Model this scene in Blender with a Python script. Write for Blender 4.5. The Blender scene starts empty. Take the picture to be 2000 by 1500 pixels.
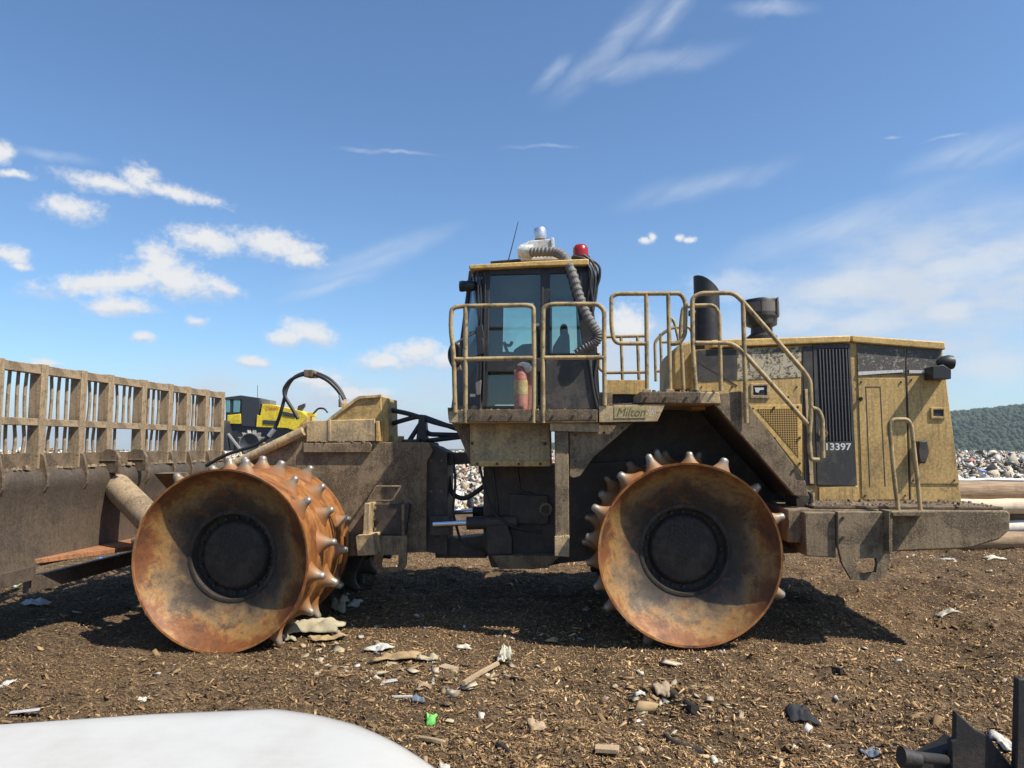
import bpy, math, random
import numpy as np
from mathutils import Vector, Matrix

random.seed(7); rng = np.random.default_rng(7)
S = bpy.context.scene
COL = S.collection

# ------------------------------------------------------------------ camera, light, exposure
F, H = 1428.0, 1.95
TH = math.atan(118.0 / F)
cd = bpy.data.cameras.new('camera'); cam = bpy.data.objects.new('camera', cd); COL.objects.link(cam)
cd.sensor_width = 36.0; cd.lens = F / 2000 * 36; cd.clip_start = 0.05; cd.clip_end = 12000
cam.location = (0, 0, H); cam.rotation_euler = (math.radians(90) + TH, 0, 0)
S.camera = cam

SUN = Vector((0.68, -0.36, 1.0)).normalized()          # towards the sun
EXPOSURE = 0.55
SUN_STRENGTH = 5.0
SKY_STRENGTH = 0.085
sl = bpy.data.lights.new('sun', 'SUN'); so = bpy.data.objects.new('sun', sl); COL.objects.link(so)
sl.energy = SUN_STRENGTH; sl.angle = math.radians(0.5); sl.color = (1.0, 0.93, 0.82)
so.rotation_euler = (-SUN).to_track_quat('-Z', 'Y').to_euler(); so.location = (20, -12, 30)
S.view_settings.view_transform = 'Standard'; S.view_settings.look = 'None'
S.view_settings.exposure = EXPOSURE; S.view_settings.gamma = 1.0

# ------------------------------------------------------------------ pixel rays (photo is 2000 x 1500)
def ray(px, py):
    x = (px - 1000.0) / F; v = (750.0 - py) / F
    return x, math.cos(TH) - v * math.sin(TH), math.sin(TH) + v * math.cos(TH)
def P(px, py, Y):
    x, y, z = ray(px, py); s = Y / y
    return Vector((x * s, Y, H + z * s))
def G(px, py, z=0.0):
    x, y, w = ray(px, py); s = (z - H) / w
    return Vector((x * s, y * s, z))
def azel(px, py):
    x, y, z = ray(px, py)
    return math.atan2(x, y), math.asin(z / math.sqrt(x * x + y * y + z * z))

# ------------------------------------------------------------------ node helper
class NT:
    def __init__(s, tree): s.t = tree; s.n = tree.nodes; s.l = tree.links
    def new(s, typ, **kw):
        n = s.n.new(typ)
        for k, v in kw.items(): setattr(n, k, v)
        return n
    def put(s, sock, v):
        if hasattr(v, 'is_output'): s.l.new(v, sock)
        elif v is not None:
            if sock.type == 'RGBA' and len(v) == 3: v = (*v, 1)
            sock.default_value = v
    def math(s, op, a, b=None, c=None, clamp=False):
        n = s.new('ShaderNodeMath', operation=op, use_clamp=clamp)
        for i, v in enumerate((a, b, c)):
            if v is not None: s.put(n.inputs[i], v)
        return n.outputs[0]
    def vmath(s, op, a, b=None):
        n = s.new('ShaderNodeVectorMath', operation=op)
        s.put(n.inputs[0], a)
        if b is not None: s.put(n.inputs[1], b)
        return n.outputs['Value'] if op in ('LENGTH', 'DOT_PRODUCT') else n.outputs[0]
    def noise(s, vec, scale, detail=6, rough=0.6, dist=0.0):
        n = s.new('ShaderNodeTexNoise')
        s.put(n.inputs['Vector'], vec); n.inputs['Scale'].default_value = scale
        n.inputs['Detail'].default_value = detail; n.inputs['Roughness'].default_value = rough
        n.inputs['Distortion'].default_value = dist
        return n.outputs['Fac']
    def voro(s, vec, scale, feature='F1', out='Distance'):
        n = s.new('ShaderNodeTexVoronoi', feature=feature)
        s.put(n.inputs['Vector'], vec); n.inputs['Scale'].default_value = scale
        return n.outputs[out]
    def sstep(s, v, lo, hi):
        n = s.new('ShaderNodeMapRange', interpolation_type='SMOOTHSTEP')
        s.put(n.inputs['Value'], v); n.inputs['From Min'].default_value = lo; n.inputs['From Max'].default_value = hi
        return n.outputs[0]
    def mix(s, f, a, b, mode='MIX'):
        n = s.new('ShaderNodeMix', data_type='RGBA', blend_type=mode)
        s.put(n.inputs[0], f); s.put(n.inputs[6], a); s.put(n.inputs[7], b)
        return n.outputs[2]
    def ramp(s, f, stops, mode='LINEAR'):
        n = s.new('ShaderNodeValToRGB'); cr = n.color_ramp; cr.interpolation = mode
        while len(cr.elements) < len(stops): cr.elements.new(0.5)
        for e, (p, c) in zip(cr.elements, stops):
            e.position = p; e.color = (*c, 1) if len(c) == 3 else c
        s.put(n.inputs[0], f); return n.outputs[0]
    def mapping(s, vec, scale=(1, 1, 1), rot=(0, 0, 0), loc=(0, 0, 0)):
        n = s.new('ShaderNodeMapping'); s.put(n.inputs[0], vec)
        n.inputs['Scale'].default_value = scale; n.inputs['Rotation'].default_value = rot; n.inputs['Location'].default_value = loc
        return n.outputs[0]
    def tc(s, which='Object'): return s.new('ShaderNodeTexCoord').outputs[which]
    def bump(s, h, strength=0.3, dist=0.01):
        n = s.new('ShaderNodeBump'); n.inputs['Strength'].default_value = strength
        n.inputs['Distance'].default_value = dist; s.put(n.inputs['Height'], h); return n.outputs[0]

def new_mat(name):
    m = bpy.data.materials.new(name); m.use_nodes = True
    t = NT(m.node_tree); b = m.node_tree.nodes['Principled BSDF']
    return m, t, b

# ------------------------------------------------------------------ world: Nishita sky with clouds in sky directions
w = bpy.data.worlds.new('World'); S.world = w; w.use_nodes = True
t = NT(w.node_tree); bg = w.node_tree.nodes['Background']; bg.inputs['Strength'].default_value = SKY_STRENGTH
sky = t.new('ShaderNodeTexSky', sky_type='NISHITA'); sky.sun_disc = False
sky.sun_elevation = math.asin(SUN.z); sky.sun_rotation = math.atan2(SUN.x, SUN.y)
sky.altitude = 300; sky.air_density = 1.0; sky.dust_density = 0.6; sky.ozone_density = 2.5
dirv = t.tc('Generated')
sep = t.new('ShaderNodeSeparateXYZ'); t.put(sep.inputs[0], dirv)
az = t.math('ARCTAN2', sep.outputs[0], sep.outputs[1]); el = t.math('ARCSINE', sep.outputs[2])
comb = t.new('ShaderNodeCombineXYZ'); t.put(comb.inputs[0], az); t.put(comb.inputs[1], el)
ae = comb.outputs[0]
def cloud_field(blobs, wob, nscale, up=0.0, grow=1.0):
    nn = t.new('ShaderNodeTexNoise'); t.put(nn.inputs['Vector'], ae); nn.inputs['Scale'].default_value = nscale
    nn.inputs['Detail'].default_value = 5; nn.inputs['Roughness'].default_value = 0.6
    off = t.vmath('MULTIPLY', t.vmath('SUBTRACT', nn.outputs['Color'], (0.5, 0.5, 0.5)), (wob, wob * 0.7, 0))
    v = t.vmath('ADD', ae, off); dmin = None
    for cx, cy, rx, ry, rot in blobs:
        cy = cy - up * ry; rx *= grow; ry *= grow
        a0, e0 = azel(cx, cy); a1, _ = azel(cx + rx, cy); _, e1 = azel(cx, cy - ry)
        d = t.vmath('SUBTRACT', v, (a0, e0, 0))
        if rot:
            d = t.mapping(d, rot=(0, 0, -math.radians(rot)))
        ln = t.vmath('LENGTH', t.vmath('MULTIPLY', d, (1 / abs(a1 - a0), 1 / abs(e1 - e0), 0)))
        dmin = ln if dmin is None else t.math('MINIMUM', dmin, ln)
    return t.math('SUBTRACT', 1.0, dmin)
cumulus = [(205,358,115,22,0),(275,345,45,32,0),(350,378,110,18,-8),(142,410,78,30,0),(20,498,50,24,0),(0,300,40,26,20),
           (410,470,100,34,0),(540,478,105,36,-6),(590,505,60,24,0),(230,552,190,30,12),(310,520,60,62,0),(345,545,110,46,-10),(430,560,60,24,-20),
           (235,598,90,24,0),(385,627,26,14,0),(560,660,48,26,0),(605,650,70,32,-14),(745,706,62,26,0),(815,690,75,34,0),(870,700,40,30,0),
           (1256,473,17,8,0),(1273,466,12,10,0),(1328,463,15,9,0),(1348,468,15,8,0),(1225,640,60,60,0),(275,660,34,12,0),(495,706,44,16,0),(620,745,60,30,0),
           (690,770,90,18,0), (90, 712, 40, 12, 0), (40, 520, 26, 12, 0), (30, 340, 50, 10, 0)]
faint = [(1700,630,90,30,0),(1560,625,80,28,0),(1850,605,70,30,0),(1950,720,110,46,0),(1420,560,120,40,0),(1640,560,150,40,10),(1900,520,160,50,10)]
cirrus = [(1200,84,210,48,36),(1310,22,120,50,40),(1270,124,230,34,4),(1080,140,70,26,40),(1510,14,110,24,-8),(1640,440,420,50,14),(1900,300,220,50,8),
          (1380,360,240,36,8),(760,294,130,6,0),(1050,290,90,6,0),(1850,271,70,4,0),(1740,272,24,4,0),(740,500,230,34,22),(110,300,110,18,0),(660,555,150,20,22)]
veil = [(1780,600,700,240,8),(1450,720,560,130,0),(600,830,1100,150,0),(2150,540,420,230,0),(1200,700,280,110,0)]
fb = t.noise(ae, 26, 7, 0.62)
fb2 = t.noise(t.mapping(ae, (1, 1.6, 1)), 38, 8, 0.62)
c1 = cloud_field(cumulus, 0.022, 24, 0.0, 1.12); cU = cloud_field(cumulus, 0.022, 24, 0.55, 1.05)
fb4 = t.noise(ae, 120, 6, 0.6)
dens = t.math('ADD', t.math('ADD', c1, t.math('MULTIPLY', t.math('SUBTRACT', fb2, 0.5), 1.15)), t.math('MULTIPLY', t.math('SUBTRACT', fb4, 0.5), 0.75))
m1 = t.math('MULTIPLY', t.sstep(dens, 0.0, 0.82), 0.94)
c2 = cloud_field(cirrus, 0.05, 9)
streak = t.noise(t.mapping(t.mapping(ae, rot=(0, 0, math.radians(-22))), (1.6, 7, 1)), 6, 5, 0.55, 0.6)
m2 = t.math('MULTIPLY', t.sstep(c2, 0.0, 1.0), t.math('MULTIPLY_ADD', t.sstep(streak, 0.22, 0.88), 0.42, 0.14))
cF = cloud_field(faint, 0.03, 18)
mF = t.math('MULTIPLY', t.sstep(t.math('ADD', cF, t.math('MULTIPLY', t.math('SUBTRACT', fb2, 0.5), 1.2)), 0.0, 0.8), 0.5)
c3 = cloud_field(veil, 0.10, 5)
fb3 = t.noise(t.mapping(ae, (1, 2.6, 1)), 11, 7, 0.6)
m3 = t.math('MULTIPLY', t.sstep(c3, 0.0, 0.75), t.math('MULTIPLY_ADD', t.sstep(fb3, 0.34, 0.64), 0.55, 0.40))
cl_b = t.sstep(t.math('ADD', cU, t.math('MULTIPLY', t.math('SUBTRACT', fb2, 0.5), 1.2)), -0.25, 0.42)
ccol = t.mix(cl_b, (4.9, 5.5, 6.5, 1), (7.1, 7.1, 7.05, 1))
skyc = t.mix(1.0, sky.outputs[0], (0.96, 1.18, 1.34, 1), 'MULTIPLY')
o1 = t.mix(m2, skyc, (5.6, 6.2, 7.0, 1))
o1 = t.mix(m3, o1, (5.2, 5.75, 6.5, 1))
o1 = t.mix(mF, o1, (6.3, 6.6, 6.9, 1))
o1 = t.mix(m1, o1, ccol)
t.put(bg.inputs['Color'], o1)

# ------------------------------------------------------------------ materials
def dirty(name, base, dirt=(0.075, 0.052, 0.032), amt=0.45, scale=2.6, rough=0.62, streak=0.35, chips=0.25, metal=0.0, bump=0.35, chipcol=(0.035, 0.028, 0.022)):
    m, t, b = new_mat(name); v = t.tc('Object')
    n1 = t.noise(v, scale, 9, 0.68, 0.3); n2 = t.noise(v, scale * 14, 5, 0.7)
    n3 = t.noise(t.mapping(v, (9, 9, 0.7)), scale * 1.1, 6, 0.65)
    n4 = t.noise(v, scale * 4.2, 10, 0.75, 0.6); sp = t.voro(v, 55); n5 = t.noise(v, 0.9, 3, 0.5)
    c = t.mix(t.math('MULTIPLY', t.sstep(n5, 0.40, 0.62), 0.45), base, tuple(x * 0.62 for x in base))
    f = t.math('MULTIPLY', t.sstep(n1, 0.60 - 0.24 * amt, 0.69 - 0.20 * amt), 0.3 + 0.6 * amt)
    c = t.mix(f, c, dirt)
    c = t.mix(t.math('MULTIPLY', t.sstep(n3, 0.49, 0.62), streak), c, tuple(x * 0.7 for x in dirt))
    c = t.mix(t.math('MULTIPLY', t.sstep(n4, 0.60, 0.63), chips * 3.0, clamp=True), c, chipcol)
    dust = t.math('MULTIPLY', t.sstep(sp, 0.30, 0.16), t.math('MULTIPLY', t.sstep(n1, 0.42, 0.56), 0.75 * min(1, amt * 1.5)))
    c = t.mix(dust, c, tuple(min(.5, x * 1.7 + .02) for x in base))
    c = t.mix(0.6, c, t.mix(1.0, c, t.ramp(n2, [(0.3, (0.35, 0.35, 0.35)), (0.7, (1.4, 1.4, 1.4))]), 'MULTIPLY'))
    t.put(b.inputs['Base Color'], c)
    t.put(b.inputs['Roughness'], t.math('MULTIPLY_ADD', n1, 0.35, rough - 0.15)); b.inputs['Metallic'].default_value = metal
    t.put(b.inputs['Normal'], t.bump(t.math('ADD', n2, t.math('MULTIPLY', n4, 0.8)), bump, 0.006))
    return m
def plain(name, col, rough=0.6, metal=0.0, var=0.25, scale=20, bump=0.0):
    m, t, b = new_mat(name); n = t.noise(t.tc('Object'), scale, 5, 0.6)
    t.put(b.inputs['Base Color'], t.mix(n, tuple(x * (1 - var) for x in col), tuple(x * (1 + var) for x in col)))
    b.inputs['Roughness'].default_value = rough; b.inputs['Metallic'].default_value = metal
    if bump: t.put(b.inputs['Normal'], t.bump(n, bump, 0.004))
    return m
YEL = (0.54, 0.35, 0.122)
M = {}
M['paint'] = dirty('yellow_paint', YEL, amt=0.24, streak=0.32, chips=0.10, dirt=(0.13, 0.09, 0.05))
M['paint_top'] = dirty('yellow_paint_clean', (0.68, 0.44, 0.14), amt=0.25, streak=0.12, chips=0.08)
M['paint_mud'] = dirty('yellow_paint_muddy', (0.55, 0.40, 0.20), amt=0.6, streak=0.4, chips=0.25, dirt=(0.24, 0.18, 0.115))
M['rail'] = dirty('handrail_paint', (0.43, 0.31, 0.145), amt=0.5, scale=6, chips=0.35, streak=0.2)
M['mud'] = dirty('mud_caked_steel', (0.26, 0.190, 0.112), amt=0.6, dirt=(0.082, 0.058, 0.036), chips=0.3, scale=4, bump=0.6, rough=0.85)
M['blade'] = dirty('muddy_blade_steel', (0.185, 0.130, 0.078), amt=0.7, dirt=(0.062, 0.043, 0.027), chips=0.25, scale=4, bump=0.6, rough=0.85)
M['bladetop'] = dirty('pale_lit_blade_steel', (0.36, 0.26, 0.155), amt=0.5, dirt=(0.12, 0.085, 0.05), chips=0.25, scale=5, bump=0.6, rough=0.85)  # paler copy of the blade steel; top light on the rails is in its colour
M['moldboard'] = dirty('dark_moldboard_steel', (0.105, 0.077, 0.052), amt=0.6, dirt=(0.052, 0.039, 0.028), chips=0.2, scale=2.5, bump=0.35, rough=0.6, streak=0.3)
M['bladerust'] = dirty('rusty_blade_steel', (0.36, 0.15, 0.06), amt=0.55, dirt=(0.16, 0.085, 0.045), chips=0.2, scale=4, bump=0.5, rough=0.85)
M['grease_shade'] = dirty('greasy_shaded_dark_steel', (0.040, 0.032, 0.025), amt=0.6, dirt=(0.085, 0.065, 0.046), chips=0.2, scale=5, bump=0.5, rough=0.6)  # greasy parts; its darkness also stands in for shade on the far wheels
M['hubmud'] = dirty('mud_caked_hub', (0.060, 0.047, 0.034), amt=0.8, dirt=(0.028, 0.021, 0.016), chips=0.2, scale=5, bump=0.8, rough=0.75)
M['black'] = dirty('black_paint', (0.022, 0.022, 0.024), amt=0.35, dirt=(0.07, 0.06, 0.05), chips=0.0, scale=4, rough=0.5, streak=0.3, bump=0.15)
M['blackdust_shade'] = dirty('dusty_shaded_black_panel', (0.036, 0.035, 0.036), amt=0.6, dirt=(0.085, 0.075, 0.062), chips=0.0, scale=4, rough=0.6, streak=0.5, bump=0.15)  # dusty black parts, and the shaded left end of the decal band
M['rubber'] = plain('black_rubber', (0.018, 0.018, 0.019), 0.5, var=0.4)
M['hosegrey'] = plain('grey_corrugated_plastic', (0.135, 0.125, 0.115), 0.6, var=0.25)
M['white'] = dirty('white_plastic', (0.72, 0.71, 0.66), amt=0.3, dirt=(0.35, 0.31, 0.25), chips=0.0, rough=0.5, streak=0.2, bump=0.05)
M['chrome'] = plain('chromed_rod', (0.75, 0.78, 0.82), 0.18, 1.0, 0.05)
M['zinc'] = plain('galvanised_cap', (0.62, 0.63, 0.66), 0.35, 0.8, 0.2, 60)
M['red'] = dirty('red_enamel', (0.42, 0.09, 0.07), amt=0.8, dirt=(0.36, 0.20, 0.15), chips=0.05, rough=0.5)
M['label'] = dirty('aged_yellow_label', (0.52, 0.42, 0.20), amt=0.8, dirt=(0.32, 0.23, 0.10), chips=0.15, scale=20)
M['seat'] = plain('seat_fabric', (0.012, 0.012, 0.013), 0.9)
M['lens'] = plain('lamp_lens', (0.55, 0.56, 0.58), 0.1, 0.6, 0.1)
M['slat'] = dirty('grille_slat_grey', (0.10, 0.10, 0.105), amt=0.4, dirt=(0.13, 0.115, 0.09), chips=0.0, scale=8)
M['digits'] = dirty('white_digits', (0.72, 0.70, 0.66), amt=0.3, dirt=(0.35, 0.32, 0.28), chips=0.05, scale=20)
M['ink'] = plain('faded_ink', (0.13, 0.11, 0.045), 0.8)

def glass(name, tint, refl=0.10):
    m, t, b = new_mat(name); n = m.node_tree; n.nodes.remove(b)
    out = n.nodes['Material Output']; tr = t.new('ShaderNodeBsdfTransparent'); gl = t.new('ShaderNodeBsdfGlossy')
    tr.inputs[0].default_value = (*tint, 1); gl.inputs['Roughness'].default_value = 0.05
    df = t.new('ShaderNodeBsdfDiffuse'); df.inputs[0].default_value = (0.22, 0.20, 0.16, 1)
    v = t.tc('Object'); d = t.math('MULTIPLY_ADD', t.sstep(t.noise(v, 3.5, 7, 0.7), 0.4, 0.85), 0.10, 0.02)
    a = t.new('ShaderNodeMixShader'); fr = t.new('ShaderNodeFresnel'); fr.inputs[0].default_value = 1.5
    t.put(a.inputs[0], t.math('ADD', fr.outputs[0], refl * 0.3)); t.l.new(tr.outputs[0], a.inputs[1]); t.l.new(gl.outputs[0], a.inputs[2])
    c = t.new('ShaderNodeMixShader'); t.put(c.inputs[0], d); t.l.new(a.outputs[0], c.inputs[1]); t.l.new(df.outputs[0], c.inputs[2])
    t.l.new(c.outputs[0], out.inputs[0]); return m
M['glass'] = glass('teal_tinted_glass', (0.78, 0.87, 0.83))
M['glassfar'] = glass('teal_glass_pane', (0.88, 0.97, 0.92))
M['redglass'] = plain('red_beacon_lens', (0.30, 0.012, 0.010), 0.25, 0.0, 0.15)

def drum_mat():
    m, t, b = new_mat('rusty_drum_steel'); v = t.tc('Object')
    n1 = t.noise(t.mapping(v, (1, 1.7, 1)), 3.2, 10, 0.72, 0.5); n2 = t.noise(v, 22, 6, 0.7); n3 = t.noise(v, 3.0, 8, 0.7, 0.5)
    c = t.ramp(n1, [(0.34, (0.10, 0.040, 0.016)), (0.45, (0.25, 0.092, 0.024)), (0.55, (0.36, 0.150, 0.040)), (0.66, (0.33, 0.20, 0.09))])
    c = t.mix(t.math('MULTIPLY', t.sstep(n3, 0.52, 0.68), 0.6), c, (0.13, 0.075, 0.042))
    c = t.mix(0.45, c, t.mix(1.0, c, t.ramp(n2, [(0.3, (0.4, 0.4, 0.4)), (0.7, (1.3, 1.3, 1.3))]), 'MULTIPLY'))
    t.put(b.inputs['Base Color'], c); b.inputs['Roughness'].default_value = 0.55; b.inputs['Metallic'].default_value = 0.15
    t.put(b.inputs['Normal'], t.bump(t.math('ADD', n2, n3), 0.35, 0.006)); return m
M['drum'] = drum_mat()
def dish_mat():
    m, t, b = new_mat('rusty_dusty_shaded_dish'); v = t.tc('Object')
    s = t.new('ShaderNodeSeparateXYZ'); t.put(s.inputs[0], v)
    r = t.math('SQRT', t.math('ADD', t.math('POWER', s.outputs[0], 2), t.math('POWER', s.outputs[2], 2)))
    n1 = t.noise(v, 2.4, 9, 0.68, 0.4); n2 = t.noise(v, 26, 6, 0.75); n3 = t.noise(v, 6, 9, 0.72, 0.6)
    rr = t.math('ADD', r, t.math('MULTIPLY', t.math('SUBTRACT', n1, 0.5), 0.80))
    c = t.ramp(rr, [(0.42, (0.026, 0.020, 0.015)), (0.57, (0.066, 0.047, 0.031)), (0.68, (0.21, 0.135, 0.064)), (0.77, (0.31, 0.165, 0.050)), (0.85, (0.20, 0.070, 0.018)), (0.95, (0.13, 0.044, 0.014))])  # rust and grime by radius; inner shade and sunlit rim are strengthened in the colour
    c = t.mix(t.math('MULTIPLY', t.sstep(n3, 0.53, 0.60), 0.65), c, (0.16, 0.058, 0.018))
    c = t.mix(t.math('MULTIPLY', t.sstep(t.noise(v, 3.3, 10, 0.78), 0.54, 0.62), 0.7), c, (0.045, 0.032, 0.022))
    c = t.mix(0.55, c, t.mix(1.0, c, t.ramp(n2, [(0.3, (0.35, 0.35, 0.35)), (0.7, (1.35, 1.35, 1.35))]), 'MULTIPLY'))
    t.put(b.inputs['Base Color'], c); t.put(b.inputs['Roughness'], t.math('MULTIPLY_ADD', n1, 0.4, 0.40))
    b.inputs['Metallic'].default_value = 0.1
    t.put(b.inputs['Normal'], t.bump(t.math('ADD', n2, n3), 0.35, 0.005)); return m
M['dish'] = dish_mat()
def tooth_mat():
    m, t, b = new_mat('worn_tooth_steel'); g = t.tc('Generated'); s = t.new('ShaderNodeSeparateXYZ'); t.put(s.inputs[0], g)
    n = t.noise(t.tc('Object'), 14, 5, 0.6); h = t.math('ADD', s.outputs[2], t.math('MULTIPLY', t.math('SUBTRACT', n, 0.5), 0.25))
    c = t.ramp(h, [(0.25, (0.25, 0.095, 0.028)), (0.45, (0.26, 0.14, 0.06)), (0.70, (0.27, 0.21, 0.15)), (1.0, (0.40, 0.36, 0.31))])
    t.put(b.inputs['Base Color'], c); t.put(b.inputs['Metallic'], t.math('MULTIPLY', t.sstep(h, 0.5, 0.9), 0.6))
    t.put(b.inputs['Roughness'], t.math('SUBTRACT', 0.62, t.math('MULTIPLY', t.sstep(h, 0.45, 0.8), 0.22))); 
    t.put(b.inputs['Normal'], t.bump(n, 0.2, 0.006)); return m
M['tooth'] = tooth_mat()
def decal_mat(name, a, bcol, thr):
    m, t, b = new_mat(name); v = t.tc('Object'); n = t.noise(v, 9, 10, 0.78, 1.6); n2 = t.noise(t.mapping(v, (1, 1, 2.2)), 26, 6, 0.75, 1.0)
    f = t.sstep(t.math('ADD', n, t.math('MULTIPLY', t.math('SUBTRACT', n2, 0.5), 0.5)), thr, thr + 0.03)
    c = t.mix(f, a, bcol); c = t.mix(t.math('MULTIPLY', t.sstep(n2, 0.56, 0.60), 0.5), c, (0.40, 0.26, 0.09))
    t.put(b.inputs['Base Color'], c); b.inputs['Roughness'].default_value = 0.75
    t.put(b.inputs['Normal'], t.bump(f, 0.4, 0.004)); return m
M['decal_pale'] = decal_mat('peeling_pale_decal', (0.085, 0.072, 0.052), (0.46, 0.40, 0.28), 0.47)
M['decal_dark'] = decal_mat('peeling_dark_decal', (0.080, 0.076, 0.070), (0.34, 0.31, 0.26), 0.57)

# ------------------------------------------------------------------ mesh builder
class MB:
    def __init__(s): s.v = []; s.f = []
    def add(s, vs, fs):
        k = len(s.v); s.v += [Vector(q) for q in vs]; s.f += [tuple(i + k for i in q) for q in fs]; return s
    def prism(s, pts, vec):
        pts = [Vector(p) for p in pts]; vec = Vector(vec); n = len(pts)
        s.add(pts + [p + vec for p in pts], [tuple(range(n))[::-1], tuple(range(n, 2 * n))] + [(i, (i + 1) % n, (i + 1) % n + n, i + n) for i in range(n)]); return s
    def ring(s, outer, inner, vec):
        o = [Vector(p) for p in outer]; i_ = [Vector(p) for p in inner]; vec = Vector(vec); n = len(o)
        vs = o + i_ + [p + vec for p in o] + [p + vec for p in i_]; fs = []
        for i in range(n):
            j = (i + 1) % n
            fs += [(i, j, n + j, n + i), (2 * n + i, 3 * n + i, 3 * n + j, 2 * n + j), (i, 2 * n + i, 2 * n + j, j), (n + i, n + j, 3 * n + j, 3 * n + i)]
        s.add(vs, fs); return s
    def box(s, a, b):
        x0, y0, z0 = (min(a[i], b[i]) for i in range(3)); x1, y1, z1 = (max(a[i], b[i]) for i in range(3))
        return s.prism([(x0, y0, z0), (x1, y0, z0), (x1, y0, z1), (x0, y0, z1)], (0, y1 - y0, 0))
    def cyl(s, p0, p1, r0, r1=None, n=16, caps=True):
        r1 = r0 if r1 is None else r1; p0 = Vector(p0); p1 = Vector(p1); d = (p1 - p0).normalized()
        u = d.orthogonal().normalized(); q = d.cross(u); vs = []
        for p, r in ((p0, r0), (p1, r1)):
            vs += [p + (u * math.cos(2 * math.pi * i / n) + q * math.sin(2 * math.pi * i / n)) * r for i in range(n)]
        fs = [(i, (i + 1) % n, (i + 1) % n + n, i + n) for i in range(n)]
        if caps: fs += [tuple(range(n))[::-1], tuple(range(n, 2 * n))]
        s.add(vs, fs); return s
    def tube(s, pts, r, n=8, rad=None):
        pts = [Vector(p) for p in pts]; N = len(pts); rs = r if isinstance(r, (list, tuple)) else [r] * N; vs = []; fs = []
        d0 = (pts[1] - pts[0]).normalized(); u = d0.orthogonal().normalized()
        for i, p in enumerate(pts):
            d = (pts[min(i + 1, N - 1)] - pts[max(i - 1, 0)]); d = d.normalized() if d.length > 1e-9 else d0
            u = (u - d * u.dot(d)); u = u.normalized() if u.length > 1e-6 else d.orthogonal().normalized(); q = d.cross(u)
            vs += [p + (u * math.cos(2 * math.pi * k / n) + q * math.sin(2 * math.pi * k / n)) * rs[i] for k in range(n)]
        for i in range(N - 1):
            fs += [(i * n + k, i * n + (k + 1) % n, (i + 1) * n + (k + 1) % n, (i + 1) * n + k) for k in range(n)]
        fs += [tuple(range(n))[::-1], tuple(range((N - 1) * n, N * n))]
        s.add(vs, fs); return s
    def lathe(s, c, prof, axis='y', n=64, close=False):
        c = Vector(c); vs = []; fs = []; m = len(prof)
        for r, h in prof:
            for i in range(n):
                a = 2 * math.pi * i / n; x, z = r * math.cos(a), r * math.sin(a)
                vs.append(c + (Vector((x, h, z)) if axis == 'y' else Vector((x, z, h)) if axis == 'z' else Vector((h, x, z))))
        for j in range(m - 1):
            fs += [(j * n + i, j * n + (i + 1) % n, (j + 1) * n + (i + 1) % n, (j + 1) * n + i) for i in range(n)]
        if close: fs += [((m - 1) * n + i, (m - 1) * n + (i + 1) % n, (i + 1) % n, i) for i in range(n)]
        s.add(vs, fs); return s

def fillet(pts, r, n=5):
    pts = [Vector(p) for p in pts]; out = [pts[0]]
    for a, b, c in zip(pts, pts[1:], pts[2:]):
        d1 = (a - b); d2 = (c - b); k = min(r, d1.length * 0.45, d2.length * 0.45); p = b + d1.normalized() * k; q = b + d2.normalized() * k
        for i in range(n + 1):
            f = i / n; out.append(p * (1 - f) ** 2 + b * 2 * f * (1 - f) + q * f * f)
    return out + [pts[-1]]
def spline(pts, per=8):
    pts = [Vector(p) for p in pts]; q = [pts[0] * 2 - pts[1]] + pts + [pts[-1] * 2 - pts[-2]]; out = []
    for i in range(1, len(q) - 2):
        for k in range(per):
            f = k / per; a, b, c, d = q[i - 1], q[i], q[i + 1], q[i + 2]
            out.append(0.5 * ((2 * b) + (c - a) * f + (2 * a - 5 * b + 4 * c - d) * f * f + (3 * b - a - 3 * c + d) * f ** 3))
    return out + [pts[-1]]

ORG = {}
def props(o, label=None, cat=None, group=None, kind=None):
    for k, v in (('label', label), ('category', cat), ('group', group), ('kind', kind)):
        if v: o[k] = v
    return o
def thing(name, loc, label, cat, rotz=0.0, group=None, org=None):
    o = bpy.data.objects.new(name, None); COL.objects.link(o); o.location = loc; o.rotation_euler = (0, 0, rotz)
    o.empty_display_size = 0.2; ORG[o.name] = Vector(org if org is not None else loc)
    return props(o, label, cat, group)
def obj(name, mb, mat, parent=None, origin=None, smooth=30, bevel=0.0, label=None):
    vs = mb.v; lo = Vector([min(p[i] for p in vs) for i in range(3)]); hi = Vector([max(p[i] for p in vs) for i in range(3)])
    c = Vector(origin) if origin is not None else (lo + hi) / 2
    me = bpy.data.meshes.new(name); me.from_pydata([p - c for p in vs], [], mb.f); me.validate()
    import bmesh
    bm = bmesh.new(); bm.from_mesh(me); bmesh.ops.recalc_face_normals(bm, faces=bm.faces); bm.to_mesh(me); bm.free()
    if smooth:
        me.polygons.foreach_set('use_smooth', [True] * len(me.polygons)); me.set_sharp_from_angle(angle=math.radians(smooth))
    me.materials.append(M[mat] if isinstance(mat, str) else mat)
    o = bpy.data.objects.new(name, me); COL.objects.link(o); ORG[o.name] = c
    if parent is not None:
        o.parent = parent; o.location = c - ORG[parent.name]
    else: o.location = c
    if bevel:
        b = o.modifiers.new('bevel', 'BEVEL'); b.width = bevel; b.segments = 2; b.limit_method = 'ANGLE'; b.angle_limit = math.radians(35)
    if label: o['label'] = label
    return o

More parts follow.
